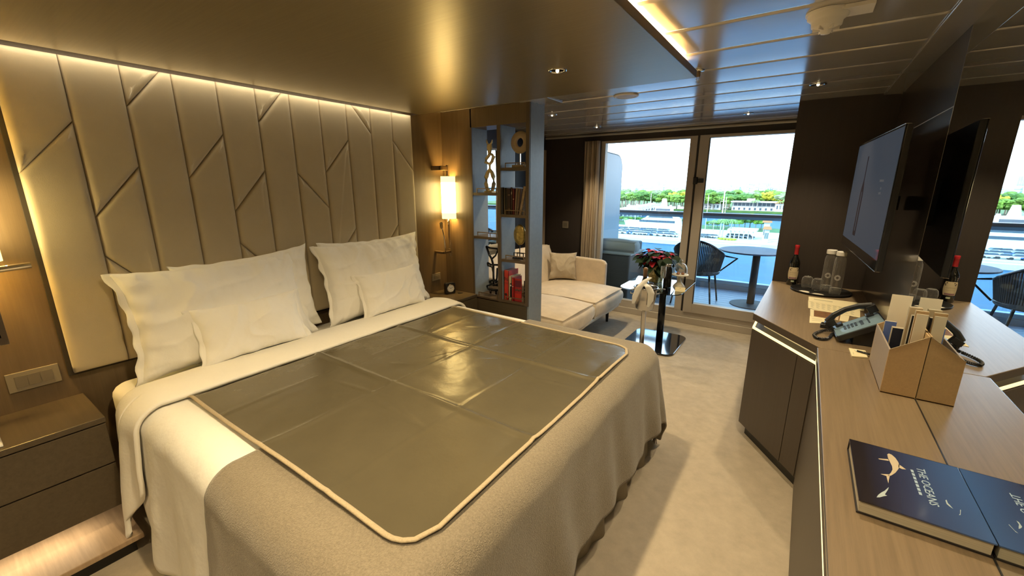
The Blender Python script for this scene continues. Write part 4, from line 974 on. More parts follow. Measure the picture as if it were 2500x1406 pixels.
card('cream card lying furthest back, just in front of the tray', [(1974, 724), (2110, 741), (2110, 760), (1974, 735)], z=.0034, lines=[(.1, .45, .35, .5)])
card('cream card with columns of small print in the middle of the stack', [(1973, 733), (2100, 752), (2100, 776), (1973, 752)], z=.0026, lines=[(.05 + k * .11 + j * .001, .10 + k * .11 + (j * 37 % 5) * .008, .12 + j * .11, .17 + j * .11) for k in range(8) for j in range(7)])
card('cream card with a brown sunset photo across it', [(1978, 754), (2075, 768), (2070, 786), (1978, 771)], z=.0016, pic=(.10, .78, .12, .98))
card('cream card nearest the telephone handset cord', [(1977, 771), (2037, 780), (2037, 791), (1976, 788)], z=.0008, lines=[(.1, .5, .35, .4), (.1, .7, .6, .65)])
# telephone
ph = thing('telephone', 'black desk telephone with handset and coiled cord on the cabinet', 'telephone', (.3, 3.0, ZD))
# local frame: origin front-left foot, x to the right (keypad width), y away along body
ya = Vector((1, .06, 0)).normalized(); xa2 = Vector((ya.y, -ya.x, 0))
Lp, Wp = .225, .20
A0 = Vector((.235, 2.935, ZD))
mp_ = frame_mx(A0, xa2, ya) @ Matrix.Translation((0, 0, .006)) @ Matrix.Rotation(radians(33), 4, 'X')
B().prism(rrect(0, Wp, 0, Lp, .015, 4), 0, .030, mp_).build('body', 'black', ph, bevel=.004)
B().prism(rrect(.006, Wp - .006, .006, Lp - .006, .012, 4), .030, .0325, mp_).build('face_plate', 'dkblue', ph)
B().prism([(.06, .002), (.185, .002), (.185, .115), (.165, .105), (.06, .04)], .02, Wp - .02, frame_mx(A0, xa2, ya), 'x').build('foot', 'black', ph)
for r in range(4):
    for c in range(3): B().box(.070 + c * .022, .086 + c * .022, .050 + r * .017, .061 + r * .017, .0325, .036, mp_).build('key', 'key', ph, bevel=.001)
for c in range(5): B().box(.066 + c * .017, .076 + c * .017, .160, .167, .0325, .036, mp_).build('memory_key', 'key', ph)
B().box(.066, .14, .126, .140, .0325, .034, mp_).build('key_label', 'key', ph)
B().box(.01, .055, .02, .055, .0325, .046, mp_).box(.01, .055, .165, .20, .0325, .046, mp_).build('cradle', 'black', ph, bevel=.003)
hs = [(.032, -.005, .075), (.032, .04, .098), (.032, .10, .108), (.032, .16, .102), (.032, .215, .080)]
hb_ = B().tube([mp_ @ Vector(p) for p in hs], [.018, .0155, .0145, .0155, .018], 12)
hb_.box(.012, .052, -.018, .030, .046, .080, mp_).box(.012, .052, .185, .228, .046, .088, mp_)
hb_.build('handset', 'black', ph, smooth=False, bevel=.003)
def coil(pts, r, turns, rt):
    P = [Vector(p) for p in pts]; out_ = []
    n = turns * 8
    for i in range(n + 1):
        t = i / n * (len(P) - 1); k = min(int(t), len(P) - 2); f = t - k
        a = P[max(k - 1, 0)]; b = P[k]; c = P[k + 1]; d = P[min(k + 2, len(P) - 1)]
        p = .5 * ((2 * b) + (c - a) * f + (2 * a - 5 * b + 4 * c - d) * f * f + (3 * b - a - 3 * c + d) * f ** 3)
        tg = (c - b).normalized(); u = tg.cross(Uz).normalized(); v = u.cross(tg); q_ = i * 2 * pi / 8
        out_.append(p + u * r * cos(q_) + v * r * sin(q_))
    return B().tube(out_, rt, 5)
k0 = mp_ @ Vector((.03, -.02, .06))
coil([k0, at(2038, 806, 'z', ZD + .03), at(2010, 807, 'z', ZD + .012), at(1988, 816, 'z', ZD + .010), at(1998, 826, 'z', ZD + .010), at(2022, 826, 'z', ZD + .010), at(2035, 814, 'z', ZD + .012), at(2055, 822, 'z', ZD + .012)], .006, 62, .0028).build('cord', 'black', ph)
B().tube([mp_ @ Vector((.12, .22, 0)), at(2120, 812, 'z', ZD + .004), at(2132, 822, 'z', ZD + .003)], .0025, 6).build('line_cord', 'black', ph)
rc = thing('leather_case', 'small black oblong case lying beside the telephone handset', 'case', (.15, 3.05, ZD))
pa, pb = at(2001, 800, 'z', ZD), at(2047, 808, 'z', ZD); dx_ = (pb - pa); mca = frame_mx(pa, dx_, (-dx_.y, dx_.x, 0))
B().prism(rrect(0, dx_.length, 0, .05, .006, 3), 0, .024, mca).build('body', 'black', rc, bevel=.003)
B().box(.004, dx_.length - .004, .004, .046, .024, .026, mca).build('lid', 'blackm', rc)
# notepad and pen
npd = thing('notepad', 'cream notepad half hidden behind the tan holder', 'notepad', (.33, 2.6, ZD))
B().prism([(.285, 2.662), (.289, 2.538), (.352, 2.56), (.352, 2.665)], ZD + .001, ZD + .007).build('pages', 'paper', npd)
B().box(.297, .300, 2.57, 2.60, ZD + .007, ZD + .0075).build('print', 'ink', npd)
pen = thing('pen', 'black and silver ballpoint pen on the notepad', 'pen', (.33, 2.62, ZD + .007))
a_, b_2 = Vector((.305, 2.625, ZD + .012)), Vector((.375, 2.590, ZD + .012))
B().tube([a_.lerp(b_2, .15), b_2], .0045, 10).build('barrel', 'black', pen, smooth=True)
B().tube([a_, a_.lerp(b_2, .15)], [.001, .0042], 10).build('tip', 'chrome', pen, smooth=True)
B().tube([a_.lerp(b_2, .5) + Vector((0, 0, .005)), b_2 + Vector((0, 0, .005))], .0015, 6).build('clip', 'chrome', pen)
# stationery holder
hd_ = thing('stationery_holder', 'tan leatherette slant-topped holder full of papers against the mirror', 'holder', (.41, 2.34, ZD))
hx0, hx1, hy0, hy1 = .355, .4625, 2.148, 2.535
def wall(b, p0, p1, z0a, z0b): pass
zl, zh = ZD + .188, ZD + .264
sl_ = [(hx0, ZD + .001), (hx1, ZD + .001), (hx1, zh), (hx0, zl)]
B().prism(sl_, hy0, hy0 + .006, ax='y').build('front_panel', 'tan', hd_, bevel=.001)
B().prism(sl_, hy1 - .006, hy1, ax='y').build('back_panel', 'tan', hd_, bevel=.001)
B().box(hx0, hx0 + .006, hy0 + .006, hy1 - .006, ZD + .001, zl).build('side_panel', 'taupe', hd_, bevel=.001)
B().box(hx1 - .005, hx1, hy0 + .006, hy1 - .006, ZD + .001, zh).build('side_panel', 'tan', hd_)
B().box(hx0, hx1, hy0, hy1, ZD + .001, ZD + .006).build('bottom', 'tan', hd_)
b = B()
b.prism([(hx0, zl - .0015), (hx1, zh - .0015), (hx1, zh + .001), (hx0, zl + .001)], hy0 - .001, hy0 + .001, ax='y').build('edge_piping', 'piping', hd_)
def leafl(lab_, y0, y1, th, x0, x1, z1, m, name='brochure', lean=0, cat='brochure'):
    t = thing(name, lab_, cat, (x0, y0, ZD + .007), 'papers in the tan holder')
    mx = Matrix.Translation((x0, y0, ZD + .007)) @ Matrix.Rotation(lean, 4, 'X') @ Matrix.Translation((-x0, -y0, -ZD - .007))
    B().box(x0, x1, y0, y0 + th, ZD + .007, z1, mx).build('cover', m, t, bevel=.0005)
    if th > .006: B().box(x0 - .0005, x1 - .002, y0 + .001, y0 + th - .001, ZD + .009, z1 + .0005, mx).build('pages', 'pages', t)
leafl('small blue-covered booklet at the low front of the holder', 2.42, .5, .016, .366, .405, ZD + .235, mat('blue_cover', (.10, .16, .42), .5), lean=-.02)
leafl('dark navy leather folder behind the blue booklet', 2.36, .5, .028, .385, .435, ZD + .225, mat('navy_cover', (.02, .025, .045), .4))
leafl('white paper with barcode standing highest at the back of the holder', 2.50, .5, .002, .380, .452, ZD + .345, 'paperw')
leafl('thick cream paper wallet in the middle of the holder', 2.31, .5, .022, .415, .455, ZD + .335, 'bookbeige')
leafl('black folder between the two cream folders', 2.27, .5, .018, .420, .455, ZD + .31, 'black')
leafl('tan folder standing at the front of the holder', 2.215, .5, .012, .418, .456, ZD + .345, 'tan')
leafl('thin white sheet in front of the tan folder', 2.205, .5, .003, .420, .455, ZD + .335, 'paperw')
# book
bo = thing('coffee_table_book', 'large dark blue ocean photo book with a shark on its cover', 'book', (.34, 1.42, ZD))
X0, X1, Y0, Y1, ZT_ = .217, .4625, 1.262, 1.585, .790
B().box(X0, X1, Y0, Y1, ZD + .001, ZD + .005).build('back_cover', 'bookblack', bo)
cov = mat('ocean_cover', (.02, .03, .07), .13, coat=.6)
n = cov.node_tree; t_ = n.nodes.new('ShaderNodeTexCoord'); s_ = n.nodes.new('ShaderNodeSeparateXYZ'); r_ = n.nodes.new('ShaderNodeMapRange'); c_ = n.nodes.new('ShaderNodeValToRGB')
r_.inputs[1].default_value = (X0 - .34) * DS; r_.inputs[2].default_value = (X1 - .34) * DS
c_.color_ramp.elements[0].color = (.022, .018, .022, 1); c_.color_ramp.elements[0].position = .1; c_.color_ramp.elements[1].color = (.05, .11, .28, 1)
e_ = c_.color_ramp.elements.new(.45); e_.color = (.035, .045, .11, 1)
n.links.new(t_.outputs['Object'], s_.inputs[0]); n.links.new(s_.outputs['X'], r_.inputs[0]); n.links.new(r_.outputs[0], c_.inputs[0]); n.links.new(c_.outputs[0], n.nodes['Principled BSDF'].inputs['Base Color'])
B().box(X0, X1, Y0, Y1, ZT_ - .004, ZT_).build('front_cover', cov, bo, bevel=.0006)
B().box(X0 + .004, X1 - .004, Y0 + .004, Y1 - .002, ZD + .005, ZT_ - .004).build('pages', 'pages', bo)
B().box(X0, X1, Y1 - .002, Y1, ZD + .001, ZT_).build('spine', 'bookblack', bo)
zc = ZT_ + .0002
def cp(pts): return [(at(a, b, 'z', zc).x, at(a, b, 'z', zc).y) for a, b in pts]
def decal(pts, nm, m): return B().prism(cp(pts), zc - .0001, zc + .0002).build(nm, m, bo)
shk = mat('shark_print', (.55, .46, .32), .5); shl = mat('pale_shark_print', (.42, .50, .52), .5)
decal([(2166, 1109), (2170, 1107), (2177, 1110), (2186, 1118), (2193, 1128), (2196, 1136), (2194, 1144), (2186, 1154), (2177, 1160), (2172, 1162), (2168, 1161), (2175, 1154), (2179, 1146), (2178, 1138), (2173, 1128), (2168, 1118)], 'shark_body', shk)
decal([(2144, 1119), (2168, 1121), (2170, 1125), (2146, 1121)], 'shark_fin', shk)
decal([(2194, 1133), (2212, 1146), (2203, 1145), (2193, 1141)], 'shark_fin', shk)
decal([(2150, 1157), (2170, 1158), (2172, 1163), (2170, 1172), (2169, 1180), (2166, 1170), (2164, 1162)], 'shark_tail', shk)
decal([(2140, 1214), (2144, 1208), (2152, 1202), (2160, 1198), (2164, 1194), (2170, 1189), (2168, 1195), (2164, 1201), (2160, 1207), (2166, 1210), (2158, 1211), (2148, 1214)], 'small_shark', shl)
decal([(2308, 1221), (2311, 1220), (2314, 1228), (2320, 1234), (2327, 1242), (2318, 1236), (2311, 1230)], 'small_shark', shl)
decal([(2344, 1244), (2346, 1245), (2345, 1257), (2341, 1257), (2344, 1254)], 'small_shark', shl)
tm = frame_mx((.372, 1.43, zc), (0, -1, 0), (1, 0, 0))
text('lettering', 'THE OCEANS', .026, tm, mat('title_print', (.42, .55, .68), .3), bo, sx=1.12)
for k in range(7): B().box(.349, .355, 1.375 + k * .018, 1.388 + k * .018, zc - .0001, zc + .0002).build('subtitle_mark', mat('title_print', (.4, .5, .6), .3), bo)
SCL[0] = 1.0

# =================================================================== BALCONY
dkf = struct(B().box(-4.4, 3, YW + .12, 7.4, -.10, -.012).build('floor_balcony', 'frame_dark'))
y = YW + .13
while y < 7.05:
    B().box(-4.4, 3, y + .003, y + .117, -.012, 0).build('deck_board', 'decking', dkf)
    y += .12
struct(B().box(-4.4, 3, YW - .2, 7.45, 2.34, 2.55).build('ceiling_balcony', 'hull'))
struct(B().box(-4.4, -2.14, YW + .12, YW + .2, 0, 2.34).build('wall_outer', 'hull'))
struct(B().box(-.0, 3, YW + .12, YW + .2, 0, 2.34).build('wall_outer_right', 'hull'))
for bx_ in ((-60, 60, -12, YW - .3, 2.6, 14), (-60, -4.5, -12, YW + .1, -18, 2.6), (3.1, 60, -12, YW + .1, -18, 2.6), (-60, 60, -1.9, 7.35, -18.4, -.11)):
    struct(B().box(*bx_).build('wall_ship_side', 'hull'))
rl = thing('balcony_railing', 'teak-topped glass balcony railing with white kerb', 'railing', (-.8, 7.12, 0))
B().box(-4.4, 3, 7.09, 7.17, 1.115, 1.16).build('handrail', 'rail', rl, bevel=.012)
B().box(-4.4, 3, 7.11, 7.15, 1.075, 1.115).build('glass_channel', 'divider', rl)
B().box(-4.4, 3, 7.125, 7.135, .13, 1.075).build('glass_panel', 'rglass', rl)
B().box(-4.4, 3, 7.08, 7.18, .07, .13).build('kerb', 'hull', rl, bevel=.01)
B().box(-4.4, 3, 7.05, 7.24, -.01, .07).build('kerb_base', mat('grey_kerb', (.25, .3, .33), .5), rl)
dd = thing('balcony_divider', 'pale blue balcony divider panel with rounded top corner', 'partition', (-2.3, 5.7, 0))
q = [(YW + .13, .0), (6.17, .0), (6.17, 1.80)] + [(6.17 - .20 + .20 * cos(a * pi / 16), 1.80 + .19 * sin(a * pi / 16)) for a in range(1, 9)] + [(YW + .13, 2.02)]
B().prism(q, -2.325, -2.30, ax='x').build('panel', 'divider', dd)
B().tube([(-2.312, a, b) for a, b in q[1:]], .014, 8).build('edge_tube', 'frame', dd)
so_ = thing('balcony_sofa', 'dark woven balcony sofa with grey back cushion beyond the window', 'sofa', (-1.95, 5.7, 0))
B().box(-2.28, -1.76, 5.18, 5.72, .02, .70).build('woven_side', 'bsofa', so_, bevel=.02)
B().box(-2.28, -2.10, 5.72, 6.75, .02, .70).box(-2.1, -1.55, 5.9, 6.75, .02, .34).build('woven_base', 'bsofa', so_, bevel=.02)
B().box(-2.27, -1.745, 5.17, 5.73, .70, .715).build('top_rail', 'bcush', so_)
soft(B(), -2.27, -1.74, 5.30, 5.50, .71, .86, .05).build('back_cushion', 'bcush', so_, smooth=True)
soft(B(), -2.1, -1.5, 5.73, 6.7, .34, .48, .05).build('seat_cushion', 'bcush', so_, smooth=True)
rt = thing('balcony_table', 'round blue-grey balcony table on a black pedestal', 'table', (-.36, 6.30, 0))
B().lathe([(.385, .722), (.39, .726), (.39, .738), (.385, .741)], (-.50, 6.30, 0), 48).build('table_top', 'slate', rt)
B().lathe([(.045, .02), (.045, .724)], (-.44, 6.30, 0), 20).build('pedestal', mat('matt_black', (.02, .022, .026), .65, spec=.2), rt, smooth=True)
B().lathe([(.25, 0), (.25, .008), (.06, .02)], (-.44, 6.30, 0), 40).build('foot', mat('matt_black', (.02, .022, .026), .65), rt)
chx, chy = -1.10, 6.02
cha = thing('balcony_chair', 'black rope balcony armchair with curved back beside the round table', 'chair', (chx, chy, 0))
def cb_(u, v, r=.27, wob=0):
    a = radians(150) + u * radians(235); k = .5 - .5 * cos(2 * pi * u); rr = r + .04 * v
    z = .46 + v * (.20 + .22 * k); return Vector((chx + rr * cos(a), chy + rr * sin(a) * .95, z))
for k in range(60):
    u = k / 59; B().tube([cb_(u, v / 4) for v in range(5)], .0098, 5).build('rope', 'rope', cha)
B().tube([cb_(u / 30, 1) for u in range(31)], .016, 8).build('top_rail', 'blackm', cha, smooth=True)
B().tube([cb_(u / 30, 0) for u in range(31)], .014, 8).build('seat_rail', 'blackm', cha, smooth=True)
B().lathe([(.27, .42), (.28, .44), (.28, .47), (.26, .49)], (chx, chy, 0), 28).build('seat', 'bsofa', cha, smooth=False, bevel=.01)
for sx, sy in ((-1, -1), (1, -1), (1, 1), (-1, 1)):
    B().tube([(chx + sx * .19, chy + sy * .19, .43), (chx + sx * .25, chy + sy * .25, .0)], [.014, .010], 8).build('leg', 'blackm', cha)
B().tube([cb_(.98, 1), cb_(.98, 1) + Vector((.16, .06, -.03)), (chx + .24, chy + .22, .42)], .012, 7).build('armrest', 'blackm', cha, smooth=True)
B().tube([cb_(.02, 1), cb_(.02, 1) + Vector((.10, .16, -.03)), (chx - .05, chy + .28, .42)], .012, 7).build('armrest', 'blackm', cha, smooth=True)

# =================================================================== HARBOUR
ZW = -18.4
wat = mat('sea_water', (.008, .065, .125), .5, 0, .35, (.02, .06, .02), 1.0, (.35, .9, .35), spec=.10)
sea = B().add([(-3000, 7.5, ZW), (3000, 7.5, ZW), (3000, 3200, ZW), (-3000, 3200, ZW)], [(0, 1, 2, 3)]).build('sea', wat)
sea['label'] = 'blue rippled harbour water below the ship'; sea['category'] = 'water'; sea['kind'] = 'stuff'
conc = mat('pale_concrete', (.50, .49, .45), .8, 0, .1, (.2, .2, .2)); grass = mat('lawn', (.05, .11, .02), .9, 0, .3, (.1, .1, .1))
whitep = mat('white_render', (.50, .49, .46), .6); glassd = mat('dark_glazing', (.06, .08, .10), .15)
yl = B().prism([(-160, 152), (60, 158), (60, 216), (-40, 218), (-160, 226)], ZW - 1, ZW + 1.2).build('marina_quay', conc)
tag(yl, 'pale concrete marina quay in front of the ship', 'quay', kind='structure')
yl2 = B().prism([(-158, 198), (58, 199), (58, 215), (-40, 217), (-158, 225)], ZW + 1.2, ZW + 1.35).build('marina_lawn', grass); yl2['kind'] = 'structure'
fs = B().prism([(-900, 347.5), (300, 347.5), (300, 1400), (-900, 1400)], ZW - 1, ZW + 1.5).build('far_shore', grass)
fs['kind'] = 'structure'
def az(px, Y): p = at(px, 500, 'y', Y); return p.x
random.seed(11)
def foliage(name, cols, seed, n=46, flat=.75):
    random.seed(seed); b = B()
    for k in range(n):
        a = random.uniform(0, 2 * pi); r = random.uniform(0, .62); z = random.uniform(-.4, .6) * flat
        b.ball((r * cos(a), r * sin(a), z), random.uniform(.15, .32), 7, 5, 1, 1, .85, .34)
    me = bpy.data.meshes.new(name); me.from_pydata([tuple(v) for v in b.v], [], b.f); me.materials.append(cols); return me
def treeobj(label, cat, group, m, seed, hgt, wd, name='tree', flat=.75):
    t = thing(name, label, cat, (0, 0, 0), group)
    o = bpy.data.objects.new('crown', foliage('crown', m, seed, flat=flat)); COL.objects.link(o); o.parent = t; o.scale = (wd / 2, wd / 2, hgt * .42); o.location = (0, 0, hgt * .60)
    B().tube([(0, 0, 0), (.2, 0, hgt * .3), (0, 0, hgt * .6)], [hgt * .03, hgt * .024, hgt * .015], 6).build('trunk', mat('bark', (.25, .2, .15), .9), t)
    return t
gA = mat('tree_green', (.11, .21, .02), .8, 0, .45, (.8, .8, .8)); gB = mat('tree_dark_green', (.05, .13, .015), .8, 0, .45, (.8, .8, .8)); gC = mat('tree_yellow_green', (.30, .29, .015), .8, 0, .35, (.8, .8, .8)); gD = mat('tree_grey_green', (.18, .24, .11), .8, 0, .35, (.8, .8, .8))
kinds = [('bright green broad tree in the far shore tree line', gA), ('dark green tree in the far shore tree line', gB), ('yellow-green flowering tree in the far shore tree line', gC), ('grey-green tree in the far shore tree line', gD)]
protos = [treeobj(l, 'tree', 'far shore trees: ' + l, m, 30 + i, 14, 15) for i, (l, m) in enumerate(kinds)]
used = [False] * 4
def plant(i, x, y, z, s, label=None, group=None):
    if not used[i]: o = protos[i]; used[i] = True; o.location = (x, y, z); o.scale = (s, s, s); o.rotation_euler.z = random.uniform(0, 6)
    else: o = dup(protos[i], (x, y, z), rz=random.uniform(0, 6), scale=s)
    if label: o['label'] = label; o['group'] = group or 'trees of the marina'
    return o
random.seed(4)
for row, Y in enumerate((356, 374, 396)):
    px = 1500 + row * 4
    while px < 1935:
        i = random.choices([0, 1, 2, 3], [5, 3, 2, 1.5])[0]
        if row == 0 and 1780 < px < 1915: px += 12; continue
        plant(i, az(px, Y), Y + random.uniform(-4, 4), ZW + 1.5, random.uniform(.82, 1.08) * (1 + .06 * row)); px += random.uniform(9, 15)
# left trees out to the side (seen when stepping aside / in the mirror)
for k in range(14):
    Y = 362 + random.uniform(0, 20); plant(random.choice((0, 1, 3)), az(1500, Y) - 12 - k * 13, Y, ZW + 1.5, random.uniform(.8, 1.0))
for k in range(10):
    Y = 362 + random.uniform(0, 20); plant(random.choice((0, 1, 3)), az(1935, Y) + 12 + k * 13, Y, ZW + 1.5, random.uniform(.8, 1.0))
# palms
def palm(label, group, hgt):
    t = thing('palm_tree', label, 'palm tree', (0, 0, 0), group)
    B().tube([(0, 0, 0), (.15, 0, hgt * .5), (0, .1, hgt)], [.28, .2, .16], 6).build('trunk', mat('palm_trunk', (.45, .4, .33), .9), t)
    b = B()
    for k in range(14):
        a = k * 2 * pi / 14 + random.uniform(-.1, .1); L = hgt * .34; rise = random.uniform(.0, .9)
        prev = None
        for j in range(6):
            s = j / 5; x = L * s; z = hgt + L * (rise * s - (.55 + rise) * s * s); wv = .45 * (1 - s * .7)
            c = Vector((x * cos(a), x * sin(a), z)); sd_ = Vector((-sin(a), cos(a), 0)) * wv
            cur_ = (c + sd_ - Vector((0, 0, .25 * wv)), c, c - sd_ - Vector((0, 0, .25 * wv)))
            if prev: b.add([*prev, *cur_], [(0, 1, 4, 3), (1, 2, 5, 4)])
            prev = cur_
    b.build('fronds', mat('palm_frond', (.16, .28, .05), .6), t)
    return t
p1 = palm('tall palm on the far shore promenade', 'far shore palms', 9); p1.location = (az(1500, 352), 352, ZW + 1.5)
random.seed(8)
for k in range(20):
    px = 1508 + k * 3.4 + (random.uniform(0, 3)); dup(p1, (az(px, 352), 351 + random.uniform(0, 3), ZW + 1.5), rz=random.uniform(0, 6), scale=random.uniform(.7, 1.05))
for px in (1758, 1766, 1838, 1848, 1905, 1912): dup(p1, (az(px, 351), 351, ZW + 1.5), rz=px, scale=random.uniform(.75, 1.0), label='palm in front of the white waterfront houses', group='palms before the houses')
# marina vegetation
for px, Y, i, s in ((1800, 205, 0, .42), (1812, 200, 0, .50), (1826, 203, 1, .55), (1838, 206, 0, .58), (1852, 203, 0, .52), (1866, 208, 1, .45), (1785, 210, 3, .34), (1776, 204, 3, .30), (1758, 206, 0, .28), (1745, 202, 3, .3), (1735, 206, 0, .25)):
    plant(i, az(px, Y), Y, ZW + 1.3, s * .95, 'round %s tree in the marina garden behind the parking canopy' % ('bright green', 'dark green', 'yellow', 'grey-green')[i], 'trees of the marina garden, ' + str(i))
for k in range(14):
    px = 1520 + k * 11; plant(k % 2, az(px, 214), 214, ZW + 1.3, .22, 'low %s shrub on the far edge of the marina' % ('bright green', 'dark green')[k % 2], 'low marina shrubs, ' + str(k % 2))
p2 = palm('palm beside the marina parking canopy', 'marina palms', 6.5); p2.location = (az(1772, 168), 168, ZW + 1.2)
for px, Y, s in ((1793, 170, 1.0), (1765, 178, .9), (1748, 190, .7), (1530, 180, .7)): dup(p2, (az(px, Y), Y, ZW + 1.2), rz=px, scale=s)
hp = B()
for k in range(26): hp.ball((az(1765 + k * 1.6, 163), 163 + random.uniform(-1, 1), ZW + 1.4), .6, 6, 4, 1, 1, .7, .2)
tag(hp.build('flower_hedge', gC), 'low yellow-green hedge along the quay roundabout', 'hedge')
# villa and houses on far shore
vi = thing('villa', 'long white two-storey waterfront villa with dark window bands', 'house', (az(1850, 354), 356, ZW + 1.5))
vx0, vx1 = az(1788, 356), az(1918, 356)
B().box(vx0, vx1, 354, 364, ZW + 1.5, ZW + 4.2).box(vx0 - 1, vx1, 353, 365, ZW + 7.4, ZW + 8.2).box(az(1822, 356), az(1840, 356), 356, 364, ZW + 8.2, ZW + 10).box(vx0, vx1, 357, 364, ZW + 4.2, ZW + 7.4).build('walls', whitep, vi)
for k in range(12):
    a = vx0 + 1 + k * (vx1 - vx0 - 2) / 12; B().box(a, a + (vx1 - vx0) / 15, 356.8, 357.2, ZW + 4.8, ZW + 7).build('window', glassd, vi)
for k in range(9):
    a = vx0 + 1 + k * (vx1 - vx0 - 2) / 12 * 1.3; B().box(a, a + 1.2, 353.8, 354.2, ZW + 2, ZW + 3.6).build('window', glassd, vi)
roof = mat('terracotta_roof', (.35, .13, .04), .7)
def house(label, px0, px1, Y, zb, hw_, hr, m=whitep):
    x0, x1 = az(px0, Y), az(px1, Y); t = thing('house', label, 'house', ((x0 + x1) / 2, Y, zb)); d = (x1 - x0) * .7
    B().box(x0, x1, Y, Y + d, zb, zb + hw_).build('walls', m, t)
    b = B(); e = .6; b.add([(x0 - e, Y - e, zb + hw_), (x1 + e, Y - e, zb + hw_), (x1 + e, Y + d + e, zb + hw_), (x0 - e, Y + d + e, zb + hw_), ((x0 + x1) / 2 - 1, Y + d / 2, zb + hw_ + hr), ((x0 + x1) / 2 + 1, Y + d / 2, zb + hw_ + hr)], [(0, 1, 5, 4), (1, 2, 5), (2, 3, 4, 5), (3, 0, 4), (0, 3, 2, 1)])
    b.build('roof', roof, t)
    for k in range(4):
        a = x0 + (x1 - x0) * (.12 + .22 * k); B().box(a, a + (x1 - x0) * .1, Y - .1, Y + .1, zb + hw_ * .3, zb + hw_ * .75).build('window', glassd, t)
house('low white house with orange tiled roof on the far shore', 1718, 1760, 354, ZW + 1.5, 4.6, 4.0)
house('orange-roofed house at the right end of the white villa', 1893, 1925, 352, ZW + 1.5, 5.6, 2.6)
house('small white gatehouse with red tiled roof on the quay', 1876, 1888, 162, ZW + 1.2, 4.4, 1.0, whitep)
house('taller rear part of the red-roofed gatehouse', 1872, 1887, 168, ZW + 1.2, 6.2, 1.5, whitep)
for k in range(8):
    x0 = az(1535 + k * 20, 353)
    tag(B().box(x0, x0 + 7, 348.2, 349.0, ZW + 1.5, ZW + 3.4).box(x0 + 1, x0 + 3, 348.2, 348.9, ZW + 3.4, ZW + 4.4).build('sea_wall_building', whitep), 'tiny white waterfront building under the far trees', 'building', 'tiny waterfront buildings')
# towers
tw = mat('hazed_tower_concrete', (.62, .68, .72), .7); tg_ = mat('hazed_tower_glazing', (.30, .42, .48), .5)  # whitening by distant haze is mixed into both tower colours
def tower(label, px0, px1, py_top, Y, glassy=False, n=7, fl_=14):
    x0, x1 = az(px0, Y), az(px1, Y); zt = at((px0 + px1) / 2, py_top, 'y', Y).z; zb = ZW + 1; d = (x1 - x0) * .6
    t = thing('tower_block', label, 'tower block', ((x0 + x1) / 2, Y, zb))
    B().box(x0, x1, Y, Y + d, zb, zt).build('walls', tg_ if glassy else tw, t)
    for k in range(n):
        a = x0 + (x1 - x0) * (k + .2) / n; B().box(a, a + (x1 - x0) / n * .5, Y - 1, Y, zb, zt - (zt - zb) * .03).build('window_bay', tw if glassy else tg_, t)
    for k in range(fl_): 
        z = zb + (zt - zb) * (.45 + .55 * k / fl_); B().box(x0 - .5, x1 + .5, Y - 1.6, Y - .9, z, z + (zt - zb) * .012).build('floor_band', tw, t)
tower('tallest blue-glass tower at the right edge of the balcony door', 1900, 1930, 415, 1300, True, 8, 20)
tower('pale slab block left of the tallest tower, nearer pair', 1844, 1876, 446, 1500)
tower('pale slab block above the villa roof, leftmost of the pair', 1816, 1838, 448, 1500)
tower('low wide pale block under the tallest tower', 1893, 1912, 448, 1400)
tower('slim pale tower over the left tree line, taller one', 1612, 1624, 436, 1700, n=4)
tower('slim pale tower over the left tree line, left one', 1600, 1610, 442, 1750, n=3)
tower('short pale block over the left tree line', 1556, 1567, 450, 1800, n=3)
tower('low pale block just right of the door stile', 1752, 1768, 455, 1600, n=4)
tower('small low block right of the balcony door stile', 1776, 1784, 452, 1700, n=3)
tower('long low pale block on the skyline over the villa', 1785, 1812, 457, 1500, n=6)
random.seed(14); px = 1490  # added filler row; pale walls stand in for the white horizon haze
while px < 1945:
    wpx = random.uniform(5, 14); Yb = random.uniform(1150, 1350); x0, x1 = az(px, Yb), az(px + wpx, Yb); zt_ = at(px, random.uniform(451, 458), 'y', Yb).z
    tb2 = thing('haze_block', 'low city building added far beyond the tree line, pale as haze', 'building', ((x0 + x1) / 2, Yb, ZW), 'low city buildings added on the horizon for haze')
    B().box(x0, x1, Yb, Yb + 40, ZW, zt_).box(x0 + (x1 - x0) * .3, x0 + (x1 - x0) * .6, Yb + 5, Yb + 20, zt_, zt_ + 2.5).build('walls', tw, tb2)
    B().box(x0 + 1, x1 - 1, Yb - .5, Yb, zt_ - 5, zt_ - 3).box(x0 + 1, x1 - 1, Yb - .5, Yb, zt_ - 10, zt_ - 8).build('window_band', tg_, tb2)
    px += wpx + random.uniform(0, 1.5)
# bridge
br = thing('causeway_bridge', 'long pale arched causeway bridge crossing the harbour at left', 'bridge', (-95, 290, ZW))
A_, B2 = Vector((az(1512, 236), 236, ZW)), Vector((az(1612, 346), 346, ZW)); dd_ = (B2 - A_); Lb = dd_.length; mbr = frame_mx(A_, dd_, (0, 0, 1))
B().box(-60, Lb, 4.2, 5.4, -4, 4, mbr).build('road_deck', conc, br)
for k in range(20):
    x = -55 + k * (Lb + 55) / 20; B().box(x, x + 1.2, 0, 4.2, -4, 4, mbr).build('pier', conc, br)
    w_ = (Lb + 55) / 20 - 1.2
    q = [(x + 1.2, 4.2)] + [(x + 1.2 + w_ / 2 - w_ / 2 * cos(j * pi / 8), 2.2 + 1.9 * sin(j * pi / 8)) for j in range(9)] + [(x + 1.2 + w_, 4.2)]
    B().prism(q, -4, 4, mbr).build('arch', conc, br)
B().box(-60, Lb, 5.4, 6.3, 3.7, 4, mbr).box(-60, Lb, 5.4, 6.3, -4, -3.7, mbr).build('parapet', conc, br)
